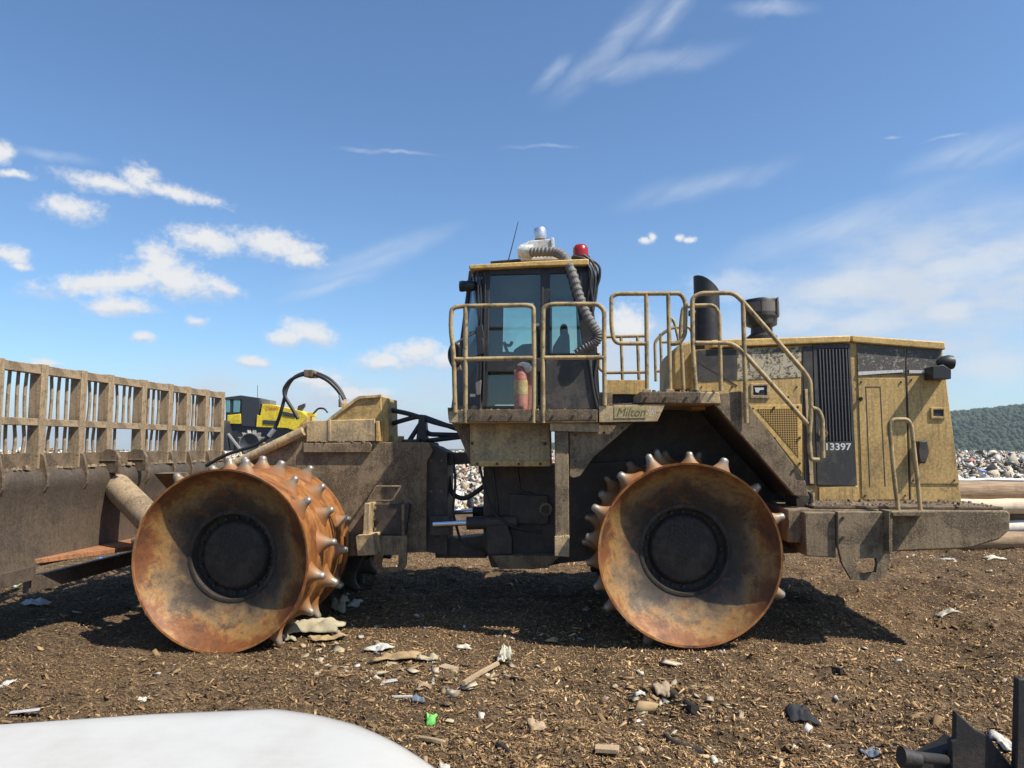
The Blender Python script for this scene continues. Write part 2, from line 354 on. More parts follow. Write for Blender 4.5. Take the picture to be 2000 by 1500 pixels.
def vnoise(x, y, scale, seed):
    r = np.random.default_rng(seed); T = r.random((256, 256)); X = x * scale; Y = y * scale
    xi = np.floor(X).astype(int); yi = np.floor(Y).astype(int); fx = X - xi; fy = Y - yi
    fx = fx * fx * (3 - 2 * fx); fy = fy * fy * (3 - 2 * fy); g = lambda a, b: T[a & 255, b & 255]
    return (g(xi, yi) * (1 - fx) + g(xi + 1, yi) * fx) * (1 - fy) + (g(xi, yi + 1) * (1 - fx) + g(xi + 1, yi + 1) * fx) * fy - 0.5
def sm(a, b, x): q = np.clip((x - a) / (b - a), 0, 1); return q * q * (3 - 2 * q)
# ------------------------------------------------------------------ terrain
PITS = []
for row in range(9):
    xx, yy = random.uniform(2.8, 4.2) + row * .35, 5.4 + row * .62
    for q in range(9): PITS.append((xx + q * .55 + random.uniform(-.08, .08), yy + q * .16 + random.uniform(-.07, .07), random.uniform(.08, .14), random.uniform(.035, .075)))
for q in range(46): PITS.append((random.uniform(-5.5, 3.5), random.uniform(4.6, 7.0), random.uniform(.07, .15), random.uniform(.02, .05)))
def ground_h(x, y):
    x = np.asarray(x, float); y = np.asarray(y, float)
    near = 1 - sm(16, 30, y)
    h = near * (0.15 * vnoise(x, y, 0.7, 1) + 0.12 * vnoise(x, y, 2.1, 2) + 0.065 * vnoise(x, y, 5.3, 3) + 0.032 * vnoise(x, y, 13, 4) + 0.016 * vnoise(x, y, 30, 5))
    flat = np.exp(-(((x + 0.5) / 4.2) ** 6 + ((y - 7.9) / 1.35) ** 6)); h = h * (1 - 0.85 * flat) + (-0.062 + 0.0245 * np.clip(x, -6, 5)) * flat
    for px_, py_, pr_, pdp in PITS:
        e = ((x - px_) ** 2 + (y - py_) ** 2) / pr_ ** 2; h = h - near * pdp * (np.exp(-e) - 0.45 * np.exp(-(np.sqrt(e) - 1.7) ** 2 * 2.5))
    h += near * 0.06 * sm(5, 9, x)
    h += sm(19, 45, y) * (1 - sm(100, 150, y)) * (0.55 + 0.7 * vnoise(x, y, 0.05, 6) + 0.35 * vnoise(x, y, 0.3, 7))
    h -= 30 * sm(105, 230, y) + 18 * sm(60, 200, np.abs(x) - 0.35 * y)
    return h
def axis_pts(lo, hi, step, end_lo, end_hi, grow=1.16):
    a = list(np.arange(lo, hi + 1e-6, step)); s = step; q = a[-1]
    while q < end_hi: s = min(s * grow, 400); q += s; a.append(q)
    b = []; s = step; q = lo
    while q > end_lo: s = min(s * grow, 400); q -= s; b.append(q)
    return np.array(b[::-1] + a)
def grid_obj(name, xs, ys, hf, mat, kind):
    X, Y = np.meshgrid(xs, ys); Z = hf(X, Y); nx, ny = len(xs), len(ys)
    me = bpy.data.meshes.new(name); me.vertices.add(nx * ny)
    me.vertices.foreach_set('co', np.stack([X, Y, Z], -1).astype(np.float32).ravel())
    i = np.arange(nx * ny).reshape(ny, nx); q = np.stack([i[:-1, :-1], i[:-1, 1:], i[1:, 1:], i[1:, :-1]], -1).reshape(-1, 4)
    me.loops.add(q.size); me.loops.foreach_set('vertex_index', q.ravel().astype(np.int32)); me.polygons.add(len(q))
    me.polygons.foreach_set('loop_start', np.arange(0, q.size, 4, dtype=np.int32)); me.update(calc_edges=True)
    me.polygons.foreach_set('use_smooth', [True] * len(q)); me.materials.append(mat)
    o = bpy.data.objects.new(name, me); COL.objects.link(o); return props(o, kind=kind)
def ground_mat():
    m, t, b = new_mat('shredded_mulch_ground'); v = t.tc('Object')
    n1 = t.noise(v, 0.55, 6, 0.6); n2 = t.noise(v, 9, 9, 0.75); n3 = t.noise(t.mapping(v, (1, 2.2, 1), rot=(0, 0, 0.5)), 42, 6, 0.75, 0.8)
    vc = t.voro(t.mapping(v, (1, 2.0, 1), rot=(0, 0, -0.4)), 34, 'F1', 'Color'); vs_ = t.new('ShaderNodeSeparateColor'); t.put(vs_.inputs[0], vc)
    c = t.mix(t.sstep(n1, 0.40, 0.60), (0.122, 0.084, 0.051), (0.225, 0.155, 0.092))
    c = t.mix(t.sstep(n2, 0.32, 0.62), (0.07, 0.048, 0.030), c)
    c = t.mix(t.math('MULTIPLY', t.sstep(vs_.outputs[0], 0.62, 0.98), 0.55), c, (0.33, 0.225, 0.125))
    c = t.mix(t.math('MULTIPLY', t.sstep(vs_.outputs[1], 0.7, 0.95), 0.6), c, (0.04, 0.028, 0.02))
    c = t.mix(0.6, c, t.mix(1.0, c, t.ramp(n3, [(0.32, (0.3, 0.3, 0.3)), (0.68, (1.55, 1.5, 1.45))]), 'MULTIPLY'))
    t.put(b.inputs['Base Color'], c); b.inputs['Roughness'].default_value = 0.95; b.inputs['Specular IOR Level'].default_value = 0.15
    t.put(b.inputs['Normal'], t.bump(t.math('ADD', t.math('MULTIPLY', n2, 1.4), n3), 0.9, 0.03)); return m
M['ground'] = ground_mat()
xs = axis_pts(-6.5, 8.0, 0.035, -4500, 4500); ys = axis_pts(4.2, 14.0, 0.035, -800, 5000)
grid_obj('ground', xs, ys, ground_h, M['ground'], 'structure')

def attr_mat(name, rough=0.8, bump=0.0, spec=0.3):
    m, t, b = new_mat(name); a = t.new('ShaderNodeAttribute', attribute_name='Col'); n = t.noise(t.tc('Object'), 24, 5, 0.7)
    t.put(b.inputs['Base Color'], t.mix(0.5, a.outputs[0], t.mix(1.0, a.outputs[0], t.ramp(n, [(0.3, (0.4, 0.4, 0.4)), (0.7, (1.4, 1.4, 1.4))]), 'MULTIPLY')))
    b.inputs['Roughness'].default_value = rough; b.inputs['Specular IOR Level'].default_value = spec; return m
CUBE = np.array([[-1, -1, -1], [1, -1, -1], [1, 1, -1], [-1, 1, -1], [-1, -1, 1], [1, -1, 1], [1, 1, 1], [-1, 1, 1]], float)
CF = np.array([[0, 3, 2, 1], [4, 5, 6, 7], [0, 1, 5, 4], [1, 2, 6, 5], [2, 3, 7, 6], [3, 0, 4, 7]])
def scatter(name, pos, half, yaw, tilt, roll, cols, mat, jitter, label=None, kind='stuff'):
    n = len(pos); V = np.repeat(CUBE[None], n, 0) * (1 + jitter * (rng.random((n, 8, 3)) - 0.5) * 2)
    V *= half[:, None, :]
    def rot(V, ang, i, j):
        c, s = np.cos(ang)[:, None], np.sin(ang)[:, None]; a = V[:, :, i].copy(); V[:, :, i] = c * a - s * V[:, :, j]; V[:, :, j] = s * a + c * V[:, :, j]
    rot(V, roll, 1, 2); rot(V, tilt, 0, 2); rot(V, yaw, 0, 1); V += pos[:, None, :]
    me = bpy.data.meshes.new(name); me.vertices.add(n * 8); me.vertices.foreach_set('co', V.astype(np.float32).ravel())
    q = (CF[None] + (np.arange(n) * 8)[:, None, None]).reshape(-1, 4); me.loops.add(q.size); me.loops.foreach_set('vertex_index', q.ravel().astype(np.int32))
    me.polygons.add(len(q)); me.polygons.foreach_set('loop_start', np.arange(0, q.size, 4, dtype=np.int32)); me.update(calc_edges=True)
    at = me.color_attributes.new('Col', 'FLOAT_COLOR', 'POINT')
    cc = np.ones((n, 8, 4), np.float32); cc[:, :, :3] = cols[:, None, :]; at.data.foreach_set('color', cc.ravel())
    me.materials.append(mat); o = bpy.data.objects.new(name, me); COL.objects.link(o); return props(o, label, None, None, kind)

# mulch chips lying on the near ground
N = 300000
y = 4.0 + 12.0 * rng.random(N) ** 1.5; x = (rng.random(N) * 2 - 1) * (0.80 * y + 0.9)
L = np.clip(np.exp(rng.normal(-4.92, 0.58, N)), 0.004, 0.06); W = np.clip(L * (0.10 + 0.34 * rng.random(N) ** 1.5), .0014, .03); T_ = np.clip(W * 0.4, 0.001, 0.007)
z = ground_h(x, y) + T_ * 0.6 + 0.012 * rng.random(N)
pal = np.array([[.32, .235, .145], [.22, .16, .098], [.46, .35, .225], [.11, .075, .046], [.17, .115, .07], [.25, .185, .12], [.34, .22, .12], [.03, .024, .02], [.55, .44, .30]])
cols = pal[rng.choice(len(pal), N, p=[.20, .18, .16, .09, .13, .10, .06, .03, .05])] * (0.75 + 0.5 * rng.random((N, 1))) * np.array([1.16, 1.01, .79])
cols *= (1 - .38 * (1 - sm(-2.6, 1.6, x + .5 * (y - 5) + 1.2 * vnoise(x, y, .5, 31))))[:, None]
M['chips'] = attr_mat('mulch_chip_wood', 0.9)
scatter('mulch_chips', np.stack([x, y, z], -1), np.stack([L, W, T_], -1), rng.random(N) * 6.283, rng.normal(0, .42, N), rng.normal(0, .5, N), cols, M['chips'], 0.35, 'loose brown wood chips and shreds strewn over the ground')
# litter flecks
N = 520
y = 4.3 + 14 * rng.random(N) ** 1.2; x = (rng.random(N) * 2 - 1) * (0.8 * y + 0.8)
L = np.clip(np.exp(rng.normal(-4.1, 0.5, N)), 0.006, 0.05); W = L * (0.4 + 0.5 * rng.random(N)); T_ = W * 0.25
pal = np.array([[.50, .46, .38], [.42, .35, .25], [.56, .54, .50], [.25, .28, .33], [.42, .30, .18]])
cols = pal[rng.choice(5, N, p=[.4, .2, .2, .08, .12])]
M['litter'] = attr_mat('pale_litter', 0.7)
scatter('litter_flecks', np.stack([x, y, ground_h(x, y) + T_], -1), np.stack([L, W, T_], -1), rng.random(N) * 6.283, rng.normal(0, .4, N), rng.normal(0, .5, N), cols, M['litter'], 0.4, 'small pale flecks of litter scattered over the mulch')

N = 260
q_ = rng.integers(0, 4, N); cx_ = np.array([620, 790, 960, 1300])[q_] + rng.normal(0, 75, N); cy_ = np.array([1240, 1300, 1330, 1370])[q_] + rng.normal(0, 32, N)
pp = np.array([G(a, b)[:2] for a, b in zip(cx_, cy_)]); x, y = pp[:, 0], pp[:, 1]; L = np.clip(np.exp(rng.normal(-3.75, 0.5, N)), 0.01, 0.075); W = L * (.3 + .5 * rng.random(N)); T_ = np.clip(W * .15, .002, .01)
pal = np.array([[.46, .40, .30], [.52, .50, .44], [.36, .26, .15], [.28, .2, .12], [.5, .44, .36]])
scatter('litter_scraps', np.stack([x, y, ground_h(x, y) + .012 + T_], -1), np.stack([L, W, T_], -1), rng.random(N) * 6.283, rng.normal(0, .25, N), rng.normal(0, .3, N), pal[rng.integers(0, 5, N)] * (.62 + .4 * rng.random((N, 1))) * np.array([1, .95, .82]), M["litter"], 0.6, 'torn paper and cardboard scraps strewn in front of the wheels')

# landfill trash in the distance
def trash(name, N, y0, y1, smin, smax, label):
    y = y0 + (y1 - y0) * rng.random(N) ** 1.1; x = (rng.random(N) * 2 - 1) * (0.9 * y + 4)
    s = np.exp(rng.normal(math.log(smin * 1.8), 0.5, N)); s = np.clip(s, smin, smax); h = np.stack([s, s * (0.4 + .6 * rng.random(N)), s * (0.25 + 0.4 * rng.random(N))], -1)
    z = ground_h(x, y) + h[:, 2] * 0.5 + 0.3 * rng.random(N) ** 2 * sm(22, 40, y)
    pal = np.array([[.60, .55, .46], [.50, .43, .32], [.72, .70, .65], [.35, .28, .2], [.10, .085, .07], [.03, .03, .03], [.22, .30, .52], [.42, .16, .12], [.5, .42, .32], [.55, .6, .68]])
    cols = pal[rng.choice(10, N, p=[.20, .20, .10, .15, .12, .06, .015, .015, .13, .01])] * (0.85 + .3 * rng.random((N, 1)))
    h[::17] *= np.array([2.4, 2.2, .5])
    scatter(name, np.stack([x, y, z], -1), h, rng.random(N) * 6.283, rng.normal(0, .7, N), rng.normal(0, .8, N), cols, M['litter'], 1.15, label)
trash('landfill_trash', 95000, 22, 104, 0.035, 0.20, 'pale mixed landfill trash covering the plateau behind the machines')

# wooded hill beyond the plateau
def hill_h(x, y):
    prof = np.interp(x, [-4000, -600, -150, 250, 560, 700, 840, 1000, 1300, 1900, 4000], [-25, -22, -12, 4, 26, 42, 58, 74, 84, 60, 30])
    f = sm(850, 1350, y) * (1 - 0.4 * sm(1500, 3200, y))
    return -31 + (prof + 31) * f + 5 * vnoise(x, y, 0.004, 11) * f
M['hill'] = plain('hill_undergrowth', (0.035, 0.055, 0.025), 0.95, var=0.4, scale=0.02)
grid_obj('hill', np.linspace(-4000, 4000, 161), np.linspace(700, 3600, 90), hill_h, M['hill'], 'structure')
N = 22000
y = 820 + 620 * rng.random(N); x = -150 + 1350 * rng.random(N) + (y - 820) * 0.35
r = 1.8 + 2.8 * rng.random(N) ** 1.4
pal = np.array([[.036, .060, .026], [.031, .053, .024], [.043, .066, .028], [.028, .046, .025], [.047, .070, .028]])
cols = pal[rng.integers(0, 5, N)] * (0.92 + .16 * rng.random((N, 1)))
M['leaf'] = attr_mat('forest_leaves', 0.95)
t_ = (1 + 5 ** .5) / 2
ICO = np.array([[-1, t_, 0], [1, t_, 0], [-1, -t_, 0], [1, -t_, 0], [0, -1, t_], [0, 1, t_], [0, -1, -t_], [0, 1, -t_], [t_, 0, -1], [t_, 0, 1], [-t_, 0, -1], [-t_, 0, 1]]) / 1.9
IF = np.array([[0, 11, 5], [0, 5, 1], [0, 1, 7], [0, 7, 10], [0, 10, 11], [1, 5, 9], [5, 11, 4], [11, 10, 2], [10, 7, 6], [7, 1, 8], [3, 9, 4], [3, 4, 2], [3, 2, 6], [3, 6, 8], [3, 8, 9], [4, 9, 5], [2, 4, 11], [6, 2, 10], [8, 6, 7], [9, 8, 1]])
V = ICO[None] * r[:, None, None] * (1 + 0.5 * (rng.random((N, 12, 3)) - .5)) * np.array([1, 1, 1.25]); V += np.stack([x, y, hill_h(x, y) + r * 0.7], -1)[:, None]
me = bpy.data.meshes.new('forest'); me.vertices.add(N * 12); me.vertices.foreach_set('co', V.astype(np.float32).ravel())
q = (IF[None] + (np.arange(N) * 12)[:, None, None]).reshape(-1, 3); me.loops.add(q.size); me.loops.foreach_set('vertex_index', q.ravel().astype(np.int32))
me.polygons.add(len(q)); me.polygons.foreach_set('loop_start', np.arange(0, q.size, 3, dtype=np.int32)); me.update(calc_edges=True)
at = me.color_attributes.new('Col', 'FLOAT_COLOR', 'POINT'); cc = np.ones((N, 12, 4), np.float32); cc[:, :, :3] = cols[:, None]; at.data.foreach_set('color', cc.ravel())
me.materials.append(M['leaf']); fo = bpy.data.objects.new('forest', me); COL.objects.link(fo); props(fo, 'dark green wood covering the distant hill', kind='stuff')

# ------------------------------------------------------------------ the big compactor
ALPHA = math.radians(4.2); CA, SA = math.cos(ALPHA), math.sin(ALPHA); OY = 7.28
def M3(px, py, d):                                  # pixel -> machine frame (x towards the tail, d away from the photographer, z up) on the plane d
    rx, ry, rz = ray(px, py); dx = rx * CA - ry * SA; dd = rx * SA + ry * CA
    s = (d + OY * CA) / dd
    return Vector((OY * SA + dx * s, d, H + rz * s))
def MX(px, py, xm):
    rx, ry, rz = ray(px, py); dx = rx * CA - ry * SA; dd = rx * SA + ry * CA; s = (xm - OY * SA) / dx
    return Vector((xm, -OY * CA + dd * s, H + rz * s))
CEN = 1.75
rx0 = Vector((-0.5, CEN, 0)); wloc = Vector((rx0.x * CA + CEN * SA, OY - rx0.x * SA + CEN * CA, 0))
LC = thing('landfill_compactor', wloc, 'large dirty yellow landfill compactor with four rusty spiked steel wheels', 'compactor', -ALPHA, org=rx0)
def slab(name, pts, d, th, mat, parent=LC, bevel=0.006, **k):
    return obj(name, MB().prism([M3(*p, d) for p in pts], (0, th, 0)), mat, parent, bevel=bevel, **k)
def rail(name, paths, d, r=0.024, mat='rail', parent=LC, fil=0.09):
    mb = MB()
    for p in paths:
        q = [M3(a[0], a[1], a[2] if len(a) > 2 else d) for a in p]
        mb.tube(fillet(q, fil) if len(q) > 2 else q, r, 10)
    return obj(name, mb, mat, parent, smooth=60)

# wheels ------------------------------------------------------------
tooth_me = None
def wheel(cx, cz, d0, sgn, near, R, phase):
    prof = [(R, 0.0), (R, .03), (R - .03, .045), (R - .03, .47), (R - .022, .48), (R - .03, .49), (R - .03, .93), (R - .022, .94), (R - .03, .95), (R - .03, 1.355), (R, 1.365), (R, 1.40), (R - .05, 1.40), (.30, 1.33), (.0, 1.33)]
    c = Vector((cx, d0, cz)); g = lambda pr: [(r, h * sgn) for r, h in pr]
    dr = obj('wheel', MB().lathe(c, g([(R - .028, .05), (R - .02, .004)] + prof), n=96), 'drum' if near else 'grease_shade', LC, origin=c, smooth=40)  # far drums coloured dark instead of rusty, as painted shade
    k = R / 0.88
    obj('dish', MB().lathe(c, g([((.86) * k, .012), (.835 * k, .045), (.77 * k, .115), (.70 * k, .175), (.62 * k, .225), (.54 * k, .262), (.47 * k, .285), (.455 * k, .29)]), n=96), 'dish', dr, origin=c, smooth=40)
    dm_ = bpy.data.objects[[o.name for o in dr.children if o.name.startswith('dish')][0]].data; sd_ = random.random() * 50
    for v_ in dm_.vertices:
        rr__ = math.hypot(v_.co.x, v_.co.z); v_.co.y += .012 * float(vnoise(np.array(v_.co.x * 3 + sd_), np.array(v_.co.z * 3 + sd_), 1.0, 21)) * (1 if .5 < rr__ < .8 else .3)
    hb = obj('hub', MB().lathe(c, g([(.462 * k, .30), (.458 * k, .284), (.445 * k, .280), (.42 * k, .284), (.415 * k, .33), (.41 * k, .40), (.36 * k, .41), (.335 * k, .375), (.32 * k, .345), (.30 * k, .335), (.12, .33), (.1, .325), (.0, .325)]), n=64), 'hubmud', dr, origin=c, smooth=40)
    for q in range(20):
        a_ = 2 * math.pi * q / 20; p_ = c + Vector((.375 * k * math.cos(a_), .405 * sgn, .375 * k * math.sin(a_))); 
        if near: obj('bolt', MB().cyl(p_, p_ - Vector((0, .03 * sgn, 0)), .016, n=6), 'grease_shade', dr, smooth=0)
    global tooth_me
    if tooth_me is None:
        pr = [(.19, -.035), (.165, -.005), (.125, .022), (.094, .05), (.071, .082), (.057, .112), (.050, .140), (.046, .162), (.038, .178), (.022, .188), (.0, .191)]
        mb = MB().lathe((0, 0, 0), pr, 'z', 20); mb.v = [Vector((p.x * (1.0 if p.z < .1 else .95), p.y * (.62 + .38 * min(1, max(0, p.z) / .1)), p.z)) for p in mb.v]
        to = obj('tooth', mb, 'tooth', None, origin=(0, 0, 0), smooth=50); tooth_me = to.data; bpy.data.objects.remove(to)
    rows = [(.19, 0.0), (.45, 18.0), (.70, 36.0), (.95, 9.0), (1.21, 27.0)]
    far_teeth = MB()
    for a, off in rows:
        for j in range(8):
            ph = math.radians(phase + off + 45 * j); X = Vector((-math.sin(ph), 0, math.cos(ph))); Z = Vector((math.cos(ph), 0, math.sin(ph))); Y = Z.cross(X)
            Mx = Matrix.Identity(4)
            for i in range(3): Mx[i][0], Mx[i][1], Mx[i][2] = X[i], Y[i], Z[i]
            pos = Z * (R - .035) + Vector((0, a * sgn, 0))
            if near:
                o = bpy.data.objects.new('tooth', tooth_me); COL.objects.link(o); o.parent = dr
                o.matrix_basis = Matrix.Translation(pos) @ Mx @ Matrix.Rotation(random.uniform(-.3, .3), 4, 'Z') @ Matrix.Rotation(random.gauss(0, .06), 4, 'X') @ Matrix.Rotation(random.gauss(0, .07), 4, 'Y') @ Matrix.Diagonal((random.uniform(.8, 1.0), random.uniform(.78, .98), random.uniform(.74, .98), 1))
            else:
                vv = [c + pos + (Mx @ v.co) for v in tooth_me.vertices]; far_teeth.add(vv, [tuple(p.vertices) for p in tooth_me.polygons])
    if not near:
        o = obj('teeth', far_teeth, 'grease_shade', dr, smooth=50); o['kind'] = 'stuff'  # far teeth take the same painted shade as their drums
    return dr
fc = (M3(257, 1095, 0) + M3(602, 1095, 0)) / 2; rc = (M3(1168, 1084, 0) + M3(1530, 1084, 0)) / 2
FR = (M3(602, 1095, 0) - M3(257, 1095, 0)).length / 2; RR = (M3(1530, 1084, 0) - M3(1168, 1084, 0)).length / 2
FCZ = M3(430, 1095, 0).z; RCZ = M3(1350, 1083, 0).z
wheel(fc.x, FCZ, 0.0, 1, True, FR, 80); wheel(rc.x, RCZ, 0.0, 1, True, RR, 66)
wheel(fc.x, FCZ, 3.5, -1, False, FR, 20); wheel(rc.x, RCZ, 3.5, -1, False, RR, 50)

# blade -------------------------------------------------------------
XB = -4.86
bl = obj('blade', MB().prism([(XB - .06, 0, 1.72), (XB + .0, 0, 1.70), (XB + .045, 0, 1.675), (XB + .075, 0, 1.63), (XB + .085, 0, 1.57), (XB + .075, 0, 1.50), (XB + .05, 0, 1.42), (XB + .03, 0, 1.1), (XB + .07, 0, .72), (XB - .03, 0, .72), (XB - .10, 0, 1.1), (XB - .08, 0, 1.42)], (0, 3.95 + 1.0, 0)), 'moldboard', LC, smooth=25)
bl.location.y += -1.0
# (near end at d=-1.0, far end at d=3.95)
ORG[bl.name] = ORG[bl.name] + Vector((0, -1.0, 0))
post_px = [-62, -8, 80, 158, 212, 278, 330, 365, 402, 433]
pd = [MX(p, 860, XB).y for p in post_px]
ztop, zmid, zbot = 2.765, 2.215, 1.70
for dpos in pd:
    obj('post', MB().box((XB - .12, dpos - .05, zbot), (XB + .012, dpos + .05, ztop + .012)), 'bladetop', bl, bevel=.006)
for a, b in zip(pd, pd[1:]):
    for nm, zz, hh in (('top_rail', ztop, .095), ('mid_rail', zmid, .075)):
        obj(nm, MB().box((XB - .07, a + .05, zz - hh), (XB + .005, b - .05, zz)), 'bladetop', bl, bevel=.006)
    obj('kick_plate', MB().box((XB - .075, a + .05, 1.69), (XB - .045, b - .05, 1.86)), 'blade', bl, bevel=.004)
    nb = 4 if b - a > .54 else 3
    for i in range(nb):
        yy = a + .05 + (b - a - .10) * (i + 0.65) / (nb + 0.3); gap = abs(a - pd[4]) < .01
        for z0, z1 in ((1.84, zmid - .07), (zmid, ztop - .09)):
            if gap and z0 < 2 and i > 1: continue
            q = [Vector((XB - .10, yy + random.uniform(-.012, .012), z0)), Vector((XB - .10 + random.uniform(-.012, .012), yy + random.uniform(-.010, .010), (z0 + z1) / 2)), Vector((XB - .10, yy + random.uniform(-.012, .012), z1))]
            obj('bar', MB().tube(spline(q, 4), .0175, 7), 'bladetop', bl, smooth=60)
for dpos in pd[1:]:
    obj('rib', MB().prism([(XB + .0, dpos - .02, 1.86), (XB + .05, dpos - .02, 1.84), (XB + .105, dpos - .02, 1.64), (XB + .105, dpos - .02, 1.52), (XB + .04, dpos - .02, 1.42)], (0, .035, 0)), 'blade', bl, bevel=.004)
for px in (218, 272):
    c = MX(px - 4, 905, XB + .06); mb = MB()
    mb.cyl((XB - .05, c.y - .03, 1.76), (XB + .16, c.y - .03, 1.76), .01); 
    mb.prism([(XB - .06, c.y - .03, 1.62), (XB + .19, c.y - .03, 1.62), (XB + .19, c.y - .03, 1.80), (XB + .14, c.y - .03, 1.88), (XB + .04, c.y - .03, 1.90), (XB - .06, c.y - .03, 1.84)], (0, .05, 0))
    obj('clevis_ear', mb, 'blade', bl, bevel=.004)
dl = MX(70, 1080, XB + .07).y
obj('cutting_edge', MB().prism([(XB - .02, 0, .735), (XB + .085, 0, .735), (XB + .085, 0, .60), (XB + .06, 0, .60)], (0, dl + 1.0, 0)), 'moldboard', bl, bevel=.004)
ORGce = bpy.data.objects['cutting_edge']; ORGce.location.y += -1.0
shelf = MB().prism([(XB + .06, dl, .80), (XB + .06, 3.3, .80), (XB + .75, 3.0, .80), (XB + .60, 1.1, .80)], (0, 0, -.05))
obj('trunnion_plate', shelf, 'bladerust', bl, bevel=.004)
obj('lower_moldboard', MB().prism([(XB - .05, dl, .62), (XB + .02, dl, .62), (XB + .02, 3.93, .62), (XB - .05, 3.93, .62)], (0, 0, -.16)), 'moldboard', bl, bevel=.004)
# push arm and lift cylinder
obj('push_arm', MB().cyl(MX(228, 950, XB + .08), M3(300, 1022, 0.55), .155, n=28), 'bladetop', LC, smooth=40)
obj('push_arm_bracket', MB().prism([MX(300, 925, -4.55), MX(322, 922, -4.55), MX(345, 960, -4.55), MX(330, 960, -4.55)], (.30, .0, 0)), 'blade', LC, bevel=.004)
lc = obj('lift_cylinder', MB().cyl(M3(452, 910, 1.40), M3(592, 842, 1.40), .058, n=18), 'paint_mud', LC, smooth=40)
obj('piston_rod', MB().cyl(M3(452, 910, 1.40), MX(395, 938, XB + .1), .035, n=14), 'grease_shade', lc, smooth=40)

# front frame -------------------------------------------------------
ff = slab('front_frame', [(420, 935), (470, 905), (560, 862), (838, 864), (846, 880), (834, 902), (832, 1078), (690, 1086), (560, 1086), (400, 1040)], 1.46, .62, 'mud')
slab('hinge_plate', [(832, 868), (852, 872), (874, 884), (874, 1085), (832, 1078)], 1.52, .46, 'grease_shade')
slab('hinge_ear', [(872, 884), (946, 884), (946, 905), (872, 908)], 1.60, .30, 'grease_shade')
slab('hinge_ear', [(850, 1056), (950, 1046), (950, 1090), (850, 1090)], 1.60, .30, 'grease_shade')
tw = slab('tower', [(588, 864), (588, 826), (640, 820), (690, 780), (700, 774), (744, 772), (750, 864)], 1.52, .50, 'paint', bevel=.012)
slab('tower_side', [(744, 774), (758, 778), (760, 862), (750, 864)], 1.53, .48, 'paint', tw)
slab('tower_box', [(598, 863), (598, 822), (732, 818), (734, 862)], 1.43, .12, 'paint_mud', tw, bevel=.01)
slab('tower_rib', [(640, 862), (640, 818), (645, 818), (645, 862)], 1.42, .02, 'paint_mud', tw)
slab('tower_edge', [(640, 818), (692, 778), (702, 773), (744, 770), (744, 776), (704, 779), (696, 783), (648, 820)], 1.49, .03, 'paint_mud', tw)
slab('tower_gusset', [(590, 864), (562, 864), (588, 826), (602, 812)], 1.62, .10, 'paint', tw)
slab('tower_back', [(734, 862), (734, 822), (740, 822), (740, 862)], 1.42, .12, 'paint', tw)
obj('hose_port', MB().cyl(M3(669, 795, 1.72), M3(669, 780, 1.72), .05, n=16), 'paint', tw, smooth=40)
obj('grease_cap', MB().cyl(M3(775, 866, 1.7), M3(775, 852, 1.7), .09, n=20), 'paint', LC, smooth=40)
obj('grease_cap', MB().cyl(M3(805, 868, 1.6), M3(805, 858, 1.6), .12, n=20), 'grease_shade', LC, smooth=40)
slab('ledge', [(592, 866), (722, 864), (726, 870), (722, 884), (592, 884)], 1.41, .1, 'mud', bevel=.008)
# step assembly on the front frame
st = rail('step_rung', [[(735, 950), (783, 950)], [(735, 950), (718, 978), (766, 978), (783, 950)]], 1.22, .011, 'mud', fil=.03)
slab('step_bracket', [(712, 983), (722, 983), (720, 1045), (708, 1045)], 1.15, .30, 'paint_mud')
slab('step_plate', [(722, 985), (800, 985), (792, 1045), (735, 1045), (720, 1048)], 1.36, .10, 'grease_shade')
for yy in (992, 1012, 1033):
    obj('bolt', MB().cyl(M3(731, yy, 1.33), M3(731, yy, 1.37), .026, n=6), 'mud', LC, smooth=0)
slab('step_block', [(694, 1047), (728, 1045), (733, 1084), (698, 1086)], 1.02, .34, 'paint_mud', bevel=.008)
obj('front_step', MB().ring([M3(*p, 1.28) for p in [(735, 1047), (795, 1047), (793, 1105), (785, 1116), (740, 1120), (728, 1104)]], [M3(*p, 1.28) for p in [(748, 1084), (778, 1084), (778, 1104), (774, 1108), (746, 1110), (744, 1104)]], (0, .05, 0)), 'mud', LC, bevel=.004)
slab('frame_edge', [(784, 985), (790, 985), (790, 1050), (784, 1050)], 1.33, .06, 'mud')

# articulation
obj('steering_rod', MB().cyl(M3(846, 1024, 1.32), M3(915, 1021, 1.32), .032, n=16), 'chrome', LC, smooth=40)
obj('steering_cylinder', MB().cyl(M3(912, 1022, 1.32), M3(1010, 1018, 1.32), .075, n=20), 'grease_shade', LC, smooth=40)
obj('steering_rod', MB().cyl(M3(880, 1001, 2.25), M3(926, 999, 2.25), .03, n=16), 'chrome', LC, smooth=40)
obj('steering_cylinder', MB().cyl(M3(924, 1000, 2.25), M3(1000, 998, 2.25), .07, n=20), 'grease_shade', LC, smooth=40)
slab('hinge_clevis', [(840, 1008), (880, 1008), (880, 1046), (840, 1046)], 1.40, .10, 'grease_shade')
rail('hinge_hose', [[(876, 930, 1.7), (882, 965, 1.65), (905, 976, 1.6), (930, 962, 1.6), (950, 945, 1.6)]], 1.6, .030, 'rubber', fil=.12)
rail('crossover_hose', [[(758, 800, 1.72), (800, 808, 1.70), (850, 826, 1.65), (905, 838, 1.6)], [(758, 830, 1.75), (790, 820, 1.7), (822, 812, 1.7), (870, 830, 1.7), (905, 842, 1.7)], [(800, 860, 1.7), (826, 820, 1.7), (832, 848, 1.7), (905, 850, 1.7)], [(826, 862, 1.7), (860, 858, 1.7), (910, 852, 1.7)]], 1.7, .030, 'rubber', fil=.12)
slab('hose_clamp', [(818, 812), (830, 810), (834, 862), (812, 864)], 1.62, .14, 'rubber')
